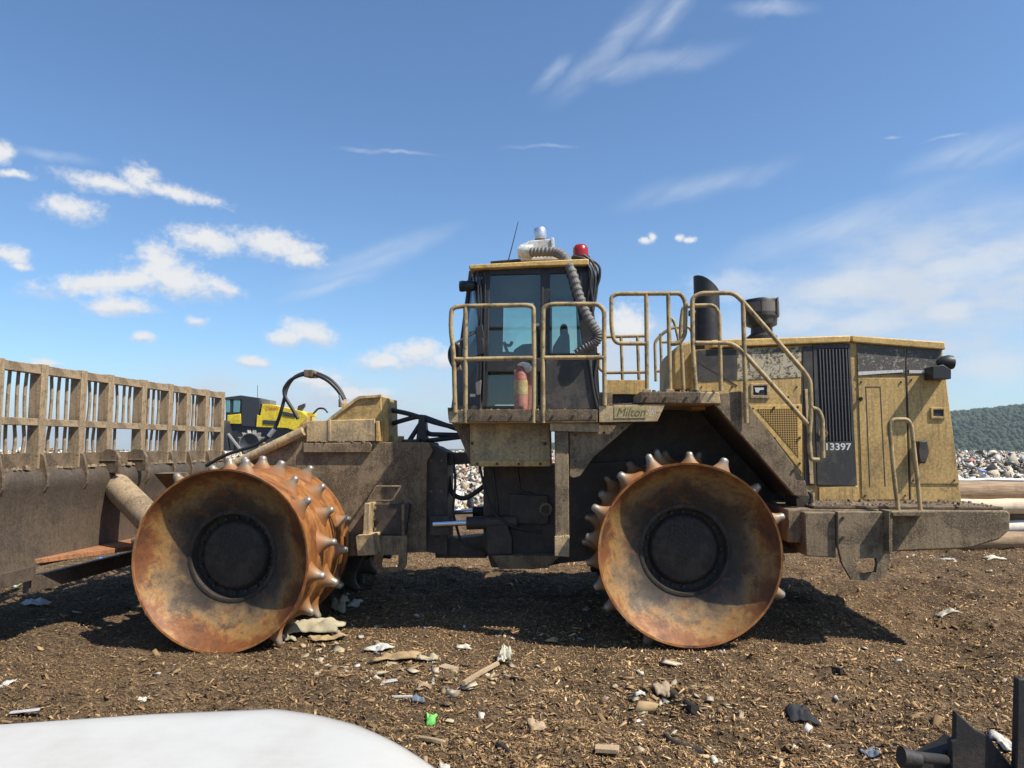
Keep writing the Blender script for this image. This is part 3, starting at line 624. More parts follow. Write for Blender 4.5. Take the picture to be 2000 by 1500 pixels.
# tall hose arcs
rail('hydraulic_hose', [[(671, 780, 1.62), (660, 762, 1.62), (640, 742, 1.60), (615, 731, 1.60), (590, 731, 1.60), (566, 742, 1.60), (554, 760, 1.62), (556, 775, 1.62), (572, 800, 1.62), (582, 818, 1.62)]], 1.6, .022, 'rubber', fil=.14)
rail('hydraulic_hose', [[(674, 781, 1.75), (664, 760, 1.75), (645, 740, 1.75), (618, 728, 1.75), (594, 727, 1.75), (572, 738, 1.75), (560, 757, 1.75), (554, 785, 1.7), (545, 818, 1.7), (530, 850, 1.7), (500, 870, 1.7), (440, 888, 1.7), (402, 910, 1.7)]], 1.7, .022, 'rubber', fil=.14)
slab('hose_clamp', [(593, 722), (610, 722), (610, 736), (593, 736)], 1.57, .22, 'mud')
for k in (0, 1):
    obj('hose_fitting', MB().cyl(M3(669 + 5 * k, 789, 1.62 + .13 * k), M3(664 + 4 * k, 772, 1.62 + .13 * k), .024, n=8), 'zinc', LC, smooth=40)
obj('hose_fitting', MB().cyl(M3(536, 838, 1.7), M3(525, 852, 1.7), .03, n=10), 'zinc', LC, smooth=40)
rail('tower_loop', [[(612, 808, 1.8), (622, 797, 1.8), (634, 798, 1.8), (640, 806, 1.8)]], 1.8, .012, 'rubber', fil=.04)

# rear frame and undercarriage -----------------------------------------
slab('rear_frame', [(944, 908), (1080, 908), (1560, 880), (1560, 1080), (1180, 1092), (1100, 1100), (1040, 1112), (960, 1108), (944, 1060)], 1.36, .78, 'grease_shade')
slab('frame_cover', [(995, 965), (1070, 968), (1072, 1024), (995, 1022)], 1.30, .06, 'grease_shade')
obj('frame_port', MB().lathe(M3(1066, 995, 1.28), [(.075, .05), (.075, .0), (.05, .0), (.045, .03), (0, .03)], n=28), 'mud', LC, smooth=40)
slab('frame_lug', [(950, 1028), (990, 1024), (1000, 1050), (1000, 1082), (952, 1084)], 1.24, .12, 'grease_shade')
slab('belly_guard', [(960, 1085), (1095, 1085), (1070, 1110), (975, 1112)], 1.2, 1.0, 'mud')
slab('bay_wall', [(1100, 800), (1580, 800), (1580, 960), (1560, 1000), (1150, 1000), (1100, 920)], 1.42, .04, 'grease_shade')
slab('tool_box', [(917, 826), (1074, 826), (1076, 910), (919, 910)], .62, .70, 'paint_mud', bevel=.012)
slab('tool_box_lip', [(918, 900), (1075, 899), (1076, 911), (919, 911)], .60, .03, 'paint', bevel=.006)
for px in (932, 971, 1013, 1055):
    obj('bolt', MB().cyl(M3(px, 906, .58), M3(px, 906, .62), .016, n=6), 'grease_shade', LC, smooth=0)
for px in (922, 1065):
    obj('bolt', MB().cyl(M3(px, 866, .60), M3(px, 866, .64), .018, n=6), 'grease_shade', LC, smooth=0)
slab('cab_bracket', [(882, 826), (917, 826), (919, 905), (896, 850)], .66, .60, 'mud')
slab('platform_post', [(1083, 842), (1110, 842), (1112, 1082), (1084, 1082)], .36, .16, 'mud', bevel=.008)
slab('platform_post_foot', [(1083, 1048), (1112, 1046), (1112, 1088), (1083, 1086)], .31, .06, 'paint_mud', bevel=.006)
slab('platform_bracket', [(1074, 826), (1170, 826), (1170, 844), (1074, 842)], .34, .3, 'paint_mud', bevel=.006)

# cab platform and deck
pf = slab('platform', [(877, 803), (1168, 800), (1168, 825), (877, 826)], .28, 3.0, 'paint_mud', bevel=.008)
slab('platform_toe_board', [(905, 800), (1052, 800), (1052, 823), (905, 824)], .255, .025, 'blade', pf, bevel=.004)
slab('platform_toe_board', [(1062, 800), (1166, 800), (1166, 821), (1062, 822)], .255, .025, 'blade', pf, bevel=.004)
slab('platform_nosing', [(874, 796), (884, 796), (886, 822), (876, 820)], .30, .5, 'mud', pf, bevel=.004)
sg = slab('sign_bracket', [(1170, 793), (1198, 793), (1198, 791), (1299, 790), (1284, 823), (1170, 825)], .27, .06, 'paint_mud', bevel=.004)
slab('sign_sticker', [(1200, 795), (1262, 793), (1262, 816), (1200, 817)], .264, .005, 'label', sg, bevel=0)
slab('deck_post', [(1170, 766), (1196, 766), (1196, 794), (1170, 794)], .29, .1, 'mud', bevel=.004)
slab('deck', [(1250, 765), (1404, 766), (1408, 788), (1250, 787)], .30, 2.95, 'paint_mud', bevel=.006)
slab('deck_edge', [(1250, 765), (1369, 766), (1369, 788), (1250, 787)], .26, .04, 'blade', bevel=.006)
slab('deck_back', [(1180, 742), (1262, 742), (1262, 770), (1180, 770)], 1.0, .05, 'paint', bevel=.004)
slab('deck_rear', [(1172, 769), (1264, 769), (1264, 796), (1172, 796)], 1.06, 2.0, 'grease_shade')
slab('deck_pan', [(1172, 790), (1255, 786), (1255, 795), (1172, 795)], .36, 2.6, 'grease_shade')
slab('fender', [(1112, 826), (1236, 826), (1160, 892), (1133, 930), (1120, 934), (1112, 930)], .42, .06, 'mud', bevel=.006)
slab('fender_rail', [(1404, 768), (1450, 764), (1470, 800), (1572, 938), (1580, 970), (1552, 968), (1396, 790)], .33, .09, 'mud', bevel=.006)
slab('fender_liner', [(1404, 792), (1396, 790), (1552, 968), (1562, 975)], .42, 1.0, 'grease_shade')

# handrails
rail('handrail', [[(889, 806), (886, 690), (880, 640), (882, 602), (900, 598), (1030, 596), (1042, 600), (1043, 700), (1042, 826)], [(909, 598), (909, 826)], [(888, 702), (1042, 699)]], .27, .024)
rail('handrail', [[(1061, 826), (1060, 700), (1061, 600), (1078, 594), (1168, 594), (1180, 606), (1180, 700), (1181, 792)], [(1061, 699), (1180, 698)]], .27, .024)
rail('gate_rail', [[(1262, 671), (1200, 671), (1194, 640), (1194, 580), (1204, 574), (1330, 573), (1339, 590), (1338, 655), (1326, 671), (1306, 672)], [(1262, 574), (1264, 766)], [(1305, 574), (1309, 766)]], .33, .023)
rail('gate_rail', [[(1335, 762), (1329, 640), (1334, 600), (1352, 597), (1394, 596), (1405, 612), (1408, 764)]], .62, .022)
rail('stair_rail', [[(1359, 762), (1353, 680), (1352, 582), (1368, 573), (1432, 572), (1450, 588), (1572, 728), (1582, 745), (1584, 797), (1598, 800), (1606, 818), (1607, 894)], [(1358, 670), (1428, 670), (1450, 686), (1577, 828)], [(1451, 590), (1454, 700), (1458, 826)], [(1584, 797), (1580, 860), (1584, 898), (1600, 898)]], .29, .024)
for px, py in ((1264, 762), (1309, 762), (1359, 762)):
    slab('rail_foot', [(px - 7, py - 2), (px + 7, py - 2), (px + 9, py + 6), (px - 9, py + 6)], .30, .1, 'paint_mud', bevel=.003)
rail('far_handrail', [[(1184, 658), (1266, 656)], [(1170, 690), (1170, 720), (1182, 728), (1262, 727)], [(1213, 658), (1216, 742)], [(1245, 657), (1248, 742)]], 3.1, .024)
rail('far_handrail', [[(1281, 745), (1279, 668), (1290, 655), (1310, 640), (1346, 638), (1352, 650), (1352, 700)], [(1293, 745), (1290, 652)], [(1281, 725), (1330, 724)], [(1290, 668), (1330, 668)], [(1310, 668), (1307, 632), (1312, 620), (1318, 632), (1326, 668)]], 3.1, .022)
obj('gate_latch', MB().cyl(M3(1345, 612, .33), M3(1358, 612, .33), .03, n=12), 'mud', LC, smooth=40)
rail('fender_handle', [[(1755, 1003), (1745, 920), (1737, 830), (1744, 819), (1772, 819), (1780, 830), (1790, 920), (1798, 1003)]], .14, .020, fil=.07)

# engine hood -----------------------------------------------------------
HD = 1.0
hood = slab('hood', [(1352, 684), (1660, 668), (1842, 682), (1880, 985), (1545, 985), (1560, 950), (1400, 800), (1352, 800)], HD, 1.5, 'paint', bevel=.02)
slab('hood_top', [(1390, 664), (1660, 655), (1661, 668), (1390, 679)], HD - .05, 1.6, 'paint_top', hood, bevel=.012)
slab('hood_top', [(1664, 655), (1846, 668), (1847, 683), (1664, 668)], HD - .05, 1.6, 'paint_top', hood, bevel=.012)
slab('hood_nose', [(1314, 690), (1326, 672), (1352, 664), (1356, 760), (1314, 760)], HD + .1, 1.2, 'paint', hood, bevel=.03)
pa = slab('side_panel', [(1360, 683), (1564, 678), (1566, 945), (1560, 940), (1408, 772), (1360, 772)], HD - .012, .012, 'paint', hood, bevel=.004)
slab('decal_band', [(1440, 682), (1565, 678), (1565, 736), (1440, 742)], HD - .018, .006, 'decal_pale', pa, bevel=0)
slab('decal_band', [(1362, 684), (1438, 682), (1438, 742), (1362, 746)], HD - .018, .006, 'blackdust_shade', pa, bevel=0)  # left end of the band, its shadow put into a darker colour
slab('seam', [(1362, 706), (1440, 752), (1440, 754), (1362, 708)], HD - .020, .01, 'grease_shade', pa, bevel=0)
slab('pillar', [(1568, 676), (1586, 675), (1592, 948), (1572, 948)], HD - .02, .02, 'blackdust_shade', hood, bevel=.003)
slab('pillar_trim', [(1572, 760), (1578, 760), (1590, 945), (1582, 945)], HD - .035, .02, 'paint_mud', hood, bevel=.003)
gd = obj('grille_door', MB().ring([M3(*p, HD - .025) for p in [(1588, 673), (1660, 671), (1674, 948), (1597, 949)]], [M3(*p, HD - .025) for p in [(1595, 681), (1656, 679), (1664, 862), (1603, 864)]], (0, .035, 0)), 'blackdust_shade', hood, bevel=.003)
slab('door_lower', [(1603, 864), (1664, 862), (1672, 946), (1600, 947)], HD - .024, .03, 'blackdust_shade', gd, bevel=0)
slab('grille_back', [(1590, 675), (1658, 673), (1667, 870), (1598, 870)], HD - .004, .004, 'rubber', gd, bevel=0)
for i in range(9):
    f = (i + .6) / 9.1; a = 1596 + 59 * f; b = 1604 + 59 * f
    slab('slat', [(a, 682), (a + 2.2, 682), (b + 2.2, 861), (b, 861)], HD - .028, .022, 'slat', gd, bevel=.002)
obj('door_handle', MB().lathe(M3(1608, 846, HD - .04), [(.055, .02), (.05, .0), (.03, .0), (.026, .015), (0, .015)], n=24), 'mud', gd, smooth=40)
slab('side_panel', [(1676, 738), (1768, 738), (1776, 976), (1684, 976)], HD - .012, .012, 'paint', hood, bevel=.004)
slab('side_panel', [(1771, 735), (1846, 732), (1874, 945), (1779, 945)], HD - .012, .012, 'paint', hood, bevel=.004)
slab('decal_band', [(1674, 671), (1768, 674), (1768, 730), (1676, 733)], HD - .014, .014, 'decal_dark', hood, bevel=.002)
slab('decal_band', [(1771, 675), (1838, 682), (1846, 724), (1771, 724)], HD - .014, .014, 'decal_dark', hood, bevel=.002)
slab('white_strip', [(1676, 726), (1764, 722), (1764, 727), (1676, 733)], HD - .020, .006, 'digits', hood, bevel=0)
slab('white_strip', [(1776, 723), (1824, 723), (1824, 729), (1776, 729)], HD - .020, .006, 'digits', hood, bevel=0)
slab('seam', [(1769, 700), (1771.5, 700), (1779.5, 976), (1777, 976)], HD - .016, .018, 'grease_shade', hood, bevel=0)
for pts in ([(1690, 755), (1692, 755), (1700, 950), (1698, 950)], [(1718, 755), (1720, 755), (1730, 950), (1728, 950)], [(1690, 755), (1720, 755), (1720, 757), (1690, 757)]):
    slab('seam', pts, HD - .0135, .01, 'grease_shade', hood, bevel=0)
obj('panel_latch', MB().cyl(M3(1681, 779, HD - .05), M3(1681, 779, HD), .022, n=12), 'grease_shade', hood, smooth=40)
rc_ = obj('latch_frame', MB().ring([M3(*p, HD - .03) for p in [(1466, 749), (1503, 749), (1504, 778), (1466, 778)]], [M3(*p, HD - .03) for p in [(1471, 753), (1498, 753), (1498, 772), (1471, 772)]], (0, .03, 0)), 'paint_mud', pa, bevel=.004)
slab('latch_recess', [(1469, 751), (1500, 751), (1500, 774), (1469, 774)], HD - .015, .003, 'rubber', rc_, bevel=0)
slab('latch_lever', [(1474, 757), (1492, 757), (1492, 761), (1484, 762), (1482, 767), (1476, 766)], HD - .026, .008, 'digits', rc_, bevel=0)
rc2 = obj('latch_frame', MB().ring([M3(*p, HD - .03) for p in [(1818, 796), (1846, 796), (1847, 818), (1819, 818)]], [M3(*p, HD - .03) for p in [(1823, 800), (1843, 800), (1843, 813), (1823, 813)]], (0, .03, 0)), 'paint', hood, bevel=.004)
slab('latch_recess', [(1822, 799), (1844, 799), (1844, 815), (1822, 815)], HD - .016, .003, 'rubber', rc2, bevel=0)
# perforated triangular guard
gm, gt, gb = new_mat('perforated_yellow_guard'); gv = gt.tc('Object')
hn_ = gt.new('ShaderNodeTexVoronoi', voronoi_dimensions='2D'); gt.put(hn_.inputs['Vector'], gt.mapping(gv, rot=(math.radians(90), 0, 0))); hn_.inputs['Scale'].default_value = 40; hn_.inputs['Randomness'].default_value = 0.0; gf = gt.sstep(hn_.outputs['Distance'], 0.33, 0.40)
gt.put(gb.inputs['Base Color'], gt.mix(gf, (0.016, 0.013, 0.01), (0.40, 0.24, 0.06))); gb.inputs['Roughness'].default_value = .7
M['perf'] = gm
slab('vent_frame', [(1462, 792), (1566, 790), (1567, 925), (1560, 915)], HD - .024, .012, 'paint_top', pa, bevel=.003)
slab('vent_mesh', [(1478, 799), (1558, 797), (1560, 893)], HD - .028, .004, 'perf', pa, bevel=0)
for px, py in ((1470, 798), (1512, 796), (1558, 795), (1513, 856), (1562, 855), (1562, 905)):
    obj('bolt', MB().cyl(M3(px, py, HD - .045), M3(px, py, HD - .02), .013, n=6), 'grease_shade', pa, smooth=0)
# rear work lamp and latch box
lb = slab('lamp_bracket', [(1822, 716), (1842, 712), (1858, 722), (1858, 740), (1822, 740)], HD - .20, .22, 'rubber', hood, bevel=.006)
obj('lamp', MB().lathe(M3(1846, 708, HD - .12), [(.0, .07), (.072, .075), (.08, .03), (.065, -.04), (.03, -.08), (0, -.08)], 'x', 24), 'rubber', lb, smooth=40)
slab('rubber_bumper', [(1796, 862), (1812, 860), (1816, 884), (1808, 906), (1796, 902), (1793, 880)], HD - .12, .12, 'grease_shade', hood, bevel=.012)
slab('hood_skirt', [(1600, 952), (1676, 950), (1680, 978), (1600, 978)], HD - .02, .02, 'paint', hood, bevel=.003)
# exhaust and air cleaner
ex = M3(1357, 668, 1.5); e1 = M3(1407, 668, 1.5); er = (e1.x - ex.x) / 2; ec = Vector(((ex.x + e1.x) / 2, 1.5, 0)); zt0 = M3(1357, 540, 1.5).z; zt1 = M3(1407, 572, 1.5).z
mb = MB(); n = 32; vs = []
for lev in (0, 1, 2, 3):
    rr_ = er if lev < 2 else er * .93
    for i in range(n):
        a = 2 * math.pi * i / n; x_ = math.cos(a); q = (x_ + 1) / 2
        vs.append((ec.x + rr_ * x_, 1.5 + rr_ * math.sin(a), (ex.z - .1) if lev in (0, 3) else zt0 + (zt1 - zt0) * (q ** 1.6)))
mb.add(vs, [(l * n + i, l * n + (i + 1) % n, (l + 1) * n + (i + 1) % n, (l + 1) * n + i) for l in range(3) for i in range(n)])
obj('exhaust_stack', mb, 'black', hood, smooth=50)
a0 = M3(1488, 662, 1.6); k = (M3(1522, 620, 1.6).x - M3(1454, 620, 1.6).x) / 2; zz = lambda py: M3(1488, py, 1.6).z
ac = obj('air_precleaner', MB().lathe((a0.x, 1.6, 0), [(0, zz(668)), (k * .86, zz(668)), (k * .86, zz(658)), (k * .62, zz(652)), (k * .60, zz(640)), (k * .86, zz(636)), (k * .90, zz(622)), (k, zz(620)), (k, zz(590)), (k * .95, zz(587)), (k * .4, zz(583)), (0, zz(583))], 'z', 28), 'black', hood, smooth=30)
M['screen'] = plain('dusty_intake_screen', (0.13, 0.115, 0.10), 0.8, var=0.7, scale=70)
obj('precleaner_screen', MB().lathe((a0.x, 1.6, 0), [(k * 1.006, zz(613)), (k * 1.006, zz(594))], 'z', 28), 'screen', ac, smooth=40)
for q in range(0, 28, 4):
    th_ = 2 * math.pi * q / 28; px_, py_ = a0.x + k * 1.01 * math.cos(th_), 1.6 + k * 1.01 * math.sin(th_)
    obj('screen_rib', MB().cyl((px_, py_, zz(616)), (px_, py_, zz(591)), .008, n=6), 'black', ac, smooth=60)
obj('precleaner_strap', MB().box((a0.x + k * .72, 1.6 - k * .80, zz(620)), (a0.x + k * .80, 1.6 - k * .64, zz(586))), 'hosegrey', ac)

# counterweight / bumper
ct = M3(1800, 996, .22).z
cwp = [M3(*p, .22) for p in [(1538, 996), (1968, 996), (1974, 1003), (1973, 1036), (1952, 1054), (1892, 1072), (1740, 1078), (1640, 1062), (1538, 1060)]]
for q_ in cwp[:2]: q_.z = ct
cw = obj('counterweight', MB().prism(cwp, (0, 3.06, 0)), 'mud', LC, bevel=.018)
slab('counterweight_block', [(1572, 1001), (1632, 1001), (1633, 1090), (1574, 1086)], .10, .9, 'mud', bevel=.01)
a_ = M3(1590, 990, .24); b_ = M3(1962, 990, .24)
obj('bumper_deck', MB().box((a_.x, .26, ct + .003), (b_.x, 3.2, ct + .03)), 'blade', LC, bevel=.006)
stp = slab('step_hanger', [(1636, 1000), (1741, 1000), (1741, 1066), (1636, 1066)], .06, .10, 'mud', bevel=.006)
obj('step_loop', MB().ring([M3(*p, .055) for p in [(1637, 1064), (1690, 1064), (1740, 1064), (1737, 1100), (1729, 1128), (1695, 1134), (1664, 1133), (1645, 1100)]], [M3(*p, .055) for p in [(1666, 1092), (1690, 1090), (1712, 1090), (1714, 1102), (1711, 1118), (1693, 1121), (1676, 1119), (1666, 1104)]], (0, .06, 0)), 'mud', stp)
slab('step_flange', [(1736, 998), (1743, 998), (1743, 1078), (1736, 1078)], -.05, .16, 'mud', stp, bevel=.003)
slab('step_tread', [(1742, 1000), (1832, 1000), (1830, 1008), (1744, 1008)], -.06, .30, 'mud', stp, bevel=.004)
slab('hinge_block', [(1552, 958), (1588, 958), (1590, 990), (1556, 990)], .5, .4, 'grease_shade', bevel=.008)
rail('loose_cable', [[(1556, 966), (1575, 958), (1586, 966), (1580, 992), (1600, 990)]], .42, .016, 'rubber', fil=.04)

def bolt(px, py, d, r=.014, mat='grease_shade', par=LC): obj('bolt', MB().cyl(M3(px, py, d - .014), M3(px, py, d + .004), r, n=6), mat, par, smooth=0)
for f in (.10, .86): bolt(1448 + 118 * f, 790 + 150 * f, .33)
for px in (1262, 1300, 1340, 1362): bolt(px, 777, .26, .013)
for px in (920, 960, 1000, 1040, 1080, 1120, 1156): bolt(px, 812, .255, .012)
for px, py in ((1682, 746), (1760, 746), (1690, 968), (1768, 968), (1780, 742), (1836, 742), (1784, 938), (1864, 938), (1370, 756), (1430, 756), (1556, 756), (1540, 775)): bolt(px, py, HD - .012, .010)
for px, py in ((842, 900), (862, 900), (842, 960), (862, 960), (842, 1040), (862, 1046)): bolt(px, py, 1.52, .018, 'mud')
for px, py in ((1646, 1012), (1646, 1050), (1728, 1012), (1728, 1050)): bolt(px, py, .06, .016)
for px, py in ((1124, 850), (1124, 900), (1180, 845), (1215, 836)): bolt(px, py, .42, .014)
rail('frame_hose', [[(884, 890, 1.55), (890, 940, 1.5), (884, 1000, 1.5), (900, 1060, 1.5), (950, 1075, 1.5)], [(936, 908, 1.3), (948, 960, 1.25), (960, 1000, 1.25), (1000, 1030, 1.25), (1060, 1040, 1.25)], [(962, 915, 1.3), (972, 990, 1.28), (966, 1060, 1.28)], [(1010, 912, 1.3), (1016, 960, 1.28), (1040, 966, 1.26)]], 1.4, .016, 'rubber', fil=.1)
cm = MB(); rm = random.Random(5)
def clods(x0, x1, d0, d1, z, n, smax=.035):
    for q in range(n):
        c_ = Vector((rm.uniform(x0, x1), rm.uniform(d0, d1), z)); r_ = rm.uniform(.006, smax) * rm.random()
        vs_ = [c_ + Vector((math.cos(k * 1.0472) * r_ * rm.uniform(.6, 1.3), math.sin(k * 1.0472) * r_ * rm.uniform(.6, 1.3), -.002)) for k in range(6)] + [c_ + Vector((math.cos(k * 1.0472) * r_ * .6 * rm.uniform(.5, 1.2), math.sin(k * 1.0472) * r_ * .6 * rm.uniform(.5, 1.2), r_ * rm.uniform(.4, 1.0))) for k in range(6)]
        cm.add(vs_, [(k, (k + 1) % 6, (k + 1) % 6 + 6, k + 6) for k in range(6)] + [(6, 7, 8, 9, 10, 11)])
clods(a_.x, b_.x, .26, .95, ct + .03, 200, .045)
zz_ = M3(650, 864, 1.43).z; clods(M3(594, 864, 1.43).x, M3(720, 864, 1.43).x, 1.41, 1.45, zz_ + .004, 60)
zz_ = M3(1310, 765, .3).z; clods(M3(1255, 765, .3).x, M3(1400, 765, .3).x, .27, .6, zz_, 120, .03)
zz_ = M3(1000, 800, .3).z; clods(M3(890, 800, .3).x, M3(1165, 800, .3).x, .27, .9, zz_, 160, .03)
zz_ = M3(1098, 1046, .33).z; clods(M3(1084, 1046, .33).x, M3(1112, 1046, .33).x, .31, .36, zz_ - .002, 24, .02)
clods(XB - .02, XB + .05, -1.0, 3.9, 1.70, 260, .05)
cmo = obj('caked_mud', cm, 'mud', LC, smooth=0); cmo['kind'] = 'stuff'
# cab --------------------------------------------------------------------
CD, CF_ = 1.0, 2.5
cab = slab('cab', [(884, 800), (884, 792), (1168, 792), (1170, 802)], CD, CF_ - CD, 'black', bevel=.004)
xf_t, xf_b = M3(918, 530, 1.45).x, M3(886, 800, 1.45).x
def fp(px, py, d): return M3(px, py, d)
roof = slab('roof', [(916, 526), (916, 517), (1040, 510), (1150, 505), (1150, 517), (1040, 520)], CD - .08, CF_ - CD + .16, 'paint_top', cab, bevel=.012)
slab('headliner', [(922, 528), (1148, 520), (1150, 534), (940, 540)], CD + .03, CF_ - CD - .06, 'black', cab)
def pillar(name, pts, d, th=.06): return slab(name, pts, d, th, 'black', cab, bevel=.006)
pillar('door_header', [(946, 526), (1146, 518), (1150, 532), (946, 537)], CD)
pillar('front_pillar', [(943, 527), (957, 527), (951, 800), (938, 800)], CD)
pillar('door_pillar', [(1056, 520), (1074, 519), (1074, 800), (1054, 800)], CD)
pillar('rear_pillar', [(1121, 519), (1150, 519), (1160, 600), (1170, 800), (1150, 800), (1140, 690), (1128, 600)], CD)
pillar('belt_rail', [(944, 700), (1056, 700), (1056, 726), (944, 726)], CD)
pillar('quarter_sill', [(1074, 690), (1140, 690), (1142, 702), (1074, 702)], CD)
slab('lower_panel', [(1066, 702), (1155, 702), (1164, 800), (1064, 800)], CD - .03, .07, 'blackdust_shade', cab, bevel=.006)
pillar('door_sill', [(944, 794), (1056, 794), (1056, 802), (944, 802)], CD)
slab('door_glass', [(952, 534), (1058, 530), (1057, 702), (950, 702)], CD + .025, .006, 'glass', cab, bevel=0)
slab('door_glass', [(946, 724), (1057, 724), (1057, 796), (944, 796)], CD + .025, .006, 'glass', cab, bevel=0)
slab('quarter_glass', [(1072, 530), (1124, 529), (1142, 692), (1072, 692)], CD + .025, .006, 'glass', cab, bevel=0)
# far side of the cab
pillar('far_header', [(955, 545), (1150, 545), (1150, 588), (955, 592)], CF_ - .06)
pillar('far_pillar', [(948, 545), (984, 545), (981, 720), (945, 720)], CF_ - .06)
pillar('far_pillar', [(1042, 580), (1078, 580), (1078, 760), (1042, 760)], CF_ - .06)
pillar('far_pillar', [(1124, 560), (1150, 560), (1155, 760), (1130, 760)], CF_ - .06)
pillar('far_lower', [(945, 686), (1135, 690), (1135, 790), (945, 790)], CF_ - .06)
slab('far_glass', [(985, 590), (1042, 590), (1042, 688), (983, 688)], CF_ - .03, .006, 'glassfar', cab, bevel=0)
slab('far_glass', [(1078, 586), (1126, 586), (1130, 692), (1078, 692)], CF_ - .03, .006, 'glassfar', cab, bevel=0)
# bevelled front: angled panes and windshield
A_t, A_b = M3(946, 530, CD), M3(942, 800, CD); B_t, B_b = M3(921, 530, 1.42), M3(886, 800, 1.42)
C_t, C_b = B_t + Vector((0, .66, 0)), B_b + Vector((0, .66, 0)); D_t, D_b = A_t + Vector((0, 1.5, 0)), A_b + Vector((0, 1.5, 0))
lerp = lambda a, b, f: a + (b - a) * f
def pane(nm, t0, t1, b0, b1, f0, f1, mat, th=.006):
    q = [lerp(t0, b0, f0), lerp(t1, b1, f0), lerp(t1, b1, f1), lerp(t0, b0, f1)]
    nrm = (q[1] - q[0]).cross(q[3] - q[0]).normalized() * th
    return obj(nm, MB().prism(q, nrm), mat, cab)
pane('corner_glass', A_t, B_t, A_b, B_b, .04, .62, 'glass'); pane('corner_panel', A_t, B_t, A_b, B_b, .62, 1, 'black', .03)
pane('windshield', B_t, C_t, B_b, C_b, .03, .62, 'glass'); pane('front_panel', B_t, C_t, B_b, C_b, .62, 1, 'black', .03)
pane('corner_glass', C_t, D_t, C_b, D_b, .04, .62, 'glassfar'); pane('corner_panel', C_t, D_t, C_b, D_b, .62, 1, 'black', .03)
for a, b in ((B_t, B_b), (C_t, C_b)):
    obj('front_pillar', MB().tube([a, b], .035, 6), 'black', cab)
slab('cab_rear', [(1122, 522), (1152, 522), (1160, 600), (1168, 700), (1172, 790), (1150, 790), (1135, 600)], CD + .07, 1.36, 'black', cab)
rail('corner_wiper', [[(925, 530, 1.12), (934, 610, 1.12), (944, 660, 1.02)], [(938, 535, 1.0), (940, 620, .98), (936, 660, .98), (930, 752, .98)], [(918, 650, 1.2), (934, 648, 1.0), (938, 654, .97)], [(933, 530, .99), (935, 640, .99)], [(948, 535, .985), (946, 640, .985), (944, 780, .985)]], 1.0, .012, 'rubber', cab)
slab('mirror_arm_plate', [(928, 640), (942, 634), (946, 660), (938, 676), (930, 668)], .93, .04, 'rubber', cab)
slab('hand_grip', [(928, 748), (940, 742), (938, 770), (930, 772)], .94, .04, 'hosegrey', cab)
slab('nameplate', [(918, 769), (930, 769), (930, 775), (918, 775)], CD + .05, .01, 'white', cab)
# mirror cluster at the platform corner
rail('mirror_arm', [[(930, 648, 1.0), (900, 664, .6), (878, 678, .45), (876, 700, .4), (886, 720, .35)], [(880, 680, .42), (884, 712, .36)], [(890, 676, .42), (886, 712, .36)], [(884, 716, .34), (898, 712, .34), (900, 704, .34)]], .5, .013, 'rubber', LC)
slab('mirror', [(877, 676), (886, 668), (898, 672), (896, 700), (890, 716), (880, 708)], .42, .10, 'rubber', LC, bevel=.012)
slab('mirror_mount', [(884, 712), (898, 710), (900, 722), (888, 726)], .34, .08, 'mud', LC, bevel=.006)
slab('wiper_motor', [(930, 664), (944, 660), (946, 690), (934, 694)], .92, .07, 'rubber', cab, bevel=.008)
slab('grab_bar', [(1058, 560), (1061, 560), (1061, 780), (1058, 780)], .93, .03, 'rubber', cab, bevel=.004)
obj('door_lock', MB().cyl(M3(1050, 634, .96), M3(1050, 634, 1.0), .02, n=12), 'zinc', cab, smooth=40)
# steering, seat
rail('steering_column', [[(996, 702, 1.6), (984, 668, 1.6)], [(985, 672, 1.6), (996, 676, 1.6), (1000, 668, 1.62)]], 1.6, .02, 'seat', cab)
slab('console', [(1000, 700), (1004, 682), (1020, 672), (1045, 670), (1052, 700)], 1.5, .35, 'seat', cab, bevel=.02)
se = slab('seat', [(1076, 700), (1080, 676), (1096, 650), (1112, 648), (1114, 700)], 1.55, .42, 'seat', cab, bevel=.04)
slab('headrest', [(1093, 652), (1094, 636), (1100, 630), (1108, 634), (1110, 654)], 1.62, .26, 'seat', se, bevel=.04)
slab('seat_base', [(1000, 700), (1110, 700), (1110, 790), (1030, 790), (1024, 740)], 1.5, .5, 'seat', cab, bevel=.03)
# lights, mounts, hoses and roof unit
lp = slab('lamp_stalk', [(905, 556), (922, 548), (924, 556), (908, 566)], 1.25, .05, 'rubber', cab)
for dx, dd in ((0, 1.15), (11, 1.05)):
    c = M3(906 + dx, 559, dd)
    obj('work_lamp', MB().lathe(c, [(.0, -.05), (.060, -.05), (.068, -.02), (.055, .05), (.02, .08), (0, .08)], 'x', 18), 'rubber', lp, smooth=40)
    obj('lamp_lens', MB().lathe(c + Vector((-.052, 0, 0)), [(0, 0), (.05, 0), (.045, .004), (0, .004)], 'x', 16), 'lens', lp, smooth=40)
acu = slab('air_unit', [(1014, 506), (1014, 478), (1030, 472), (1032, 470), (1078, 466), (1080, 503)], 1.35, .50, 'white', cab, bevel=.012)
c = M3(1026, 492, 1.33)
obj('fan_housing', MB().lathe(c, [(0, -.09), (.055, -.09), (.085, -.05), (.085, .09), (.0, .09)], 'x', 22), 'white', acu, smooth=40)
cc0 = M3(1055, 465, 1.6); kr = (M3(1068, 465, 1.6).x - M3(1043, 465, 1.6).x) / 2
obj('intake_cap', MB().lathe((cc0.x, 1.6, 0), [(0, M3(0, 468, 1.6).z), (kr * .85, M3(1055, 468, 1.6).z), (kr, M3(1055, 462, 1.6).z), (kr, M3(1055, 450, 1.6).z), (kr * .9, M3(1055, 447, 1.6).z), (0, M3(1055, 446, 1.6).z)][1:], 'z', 24), 'zinc', acu, smooth=30)
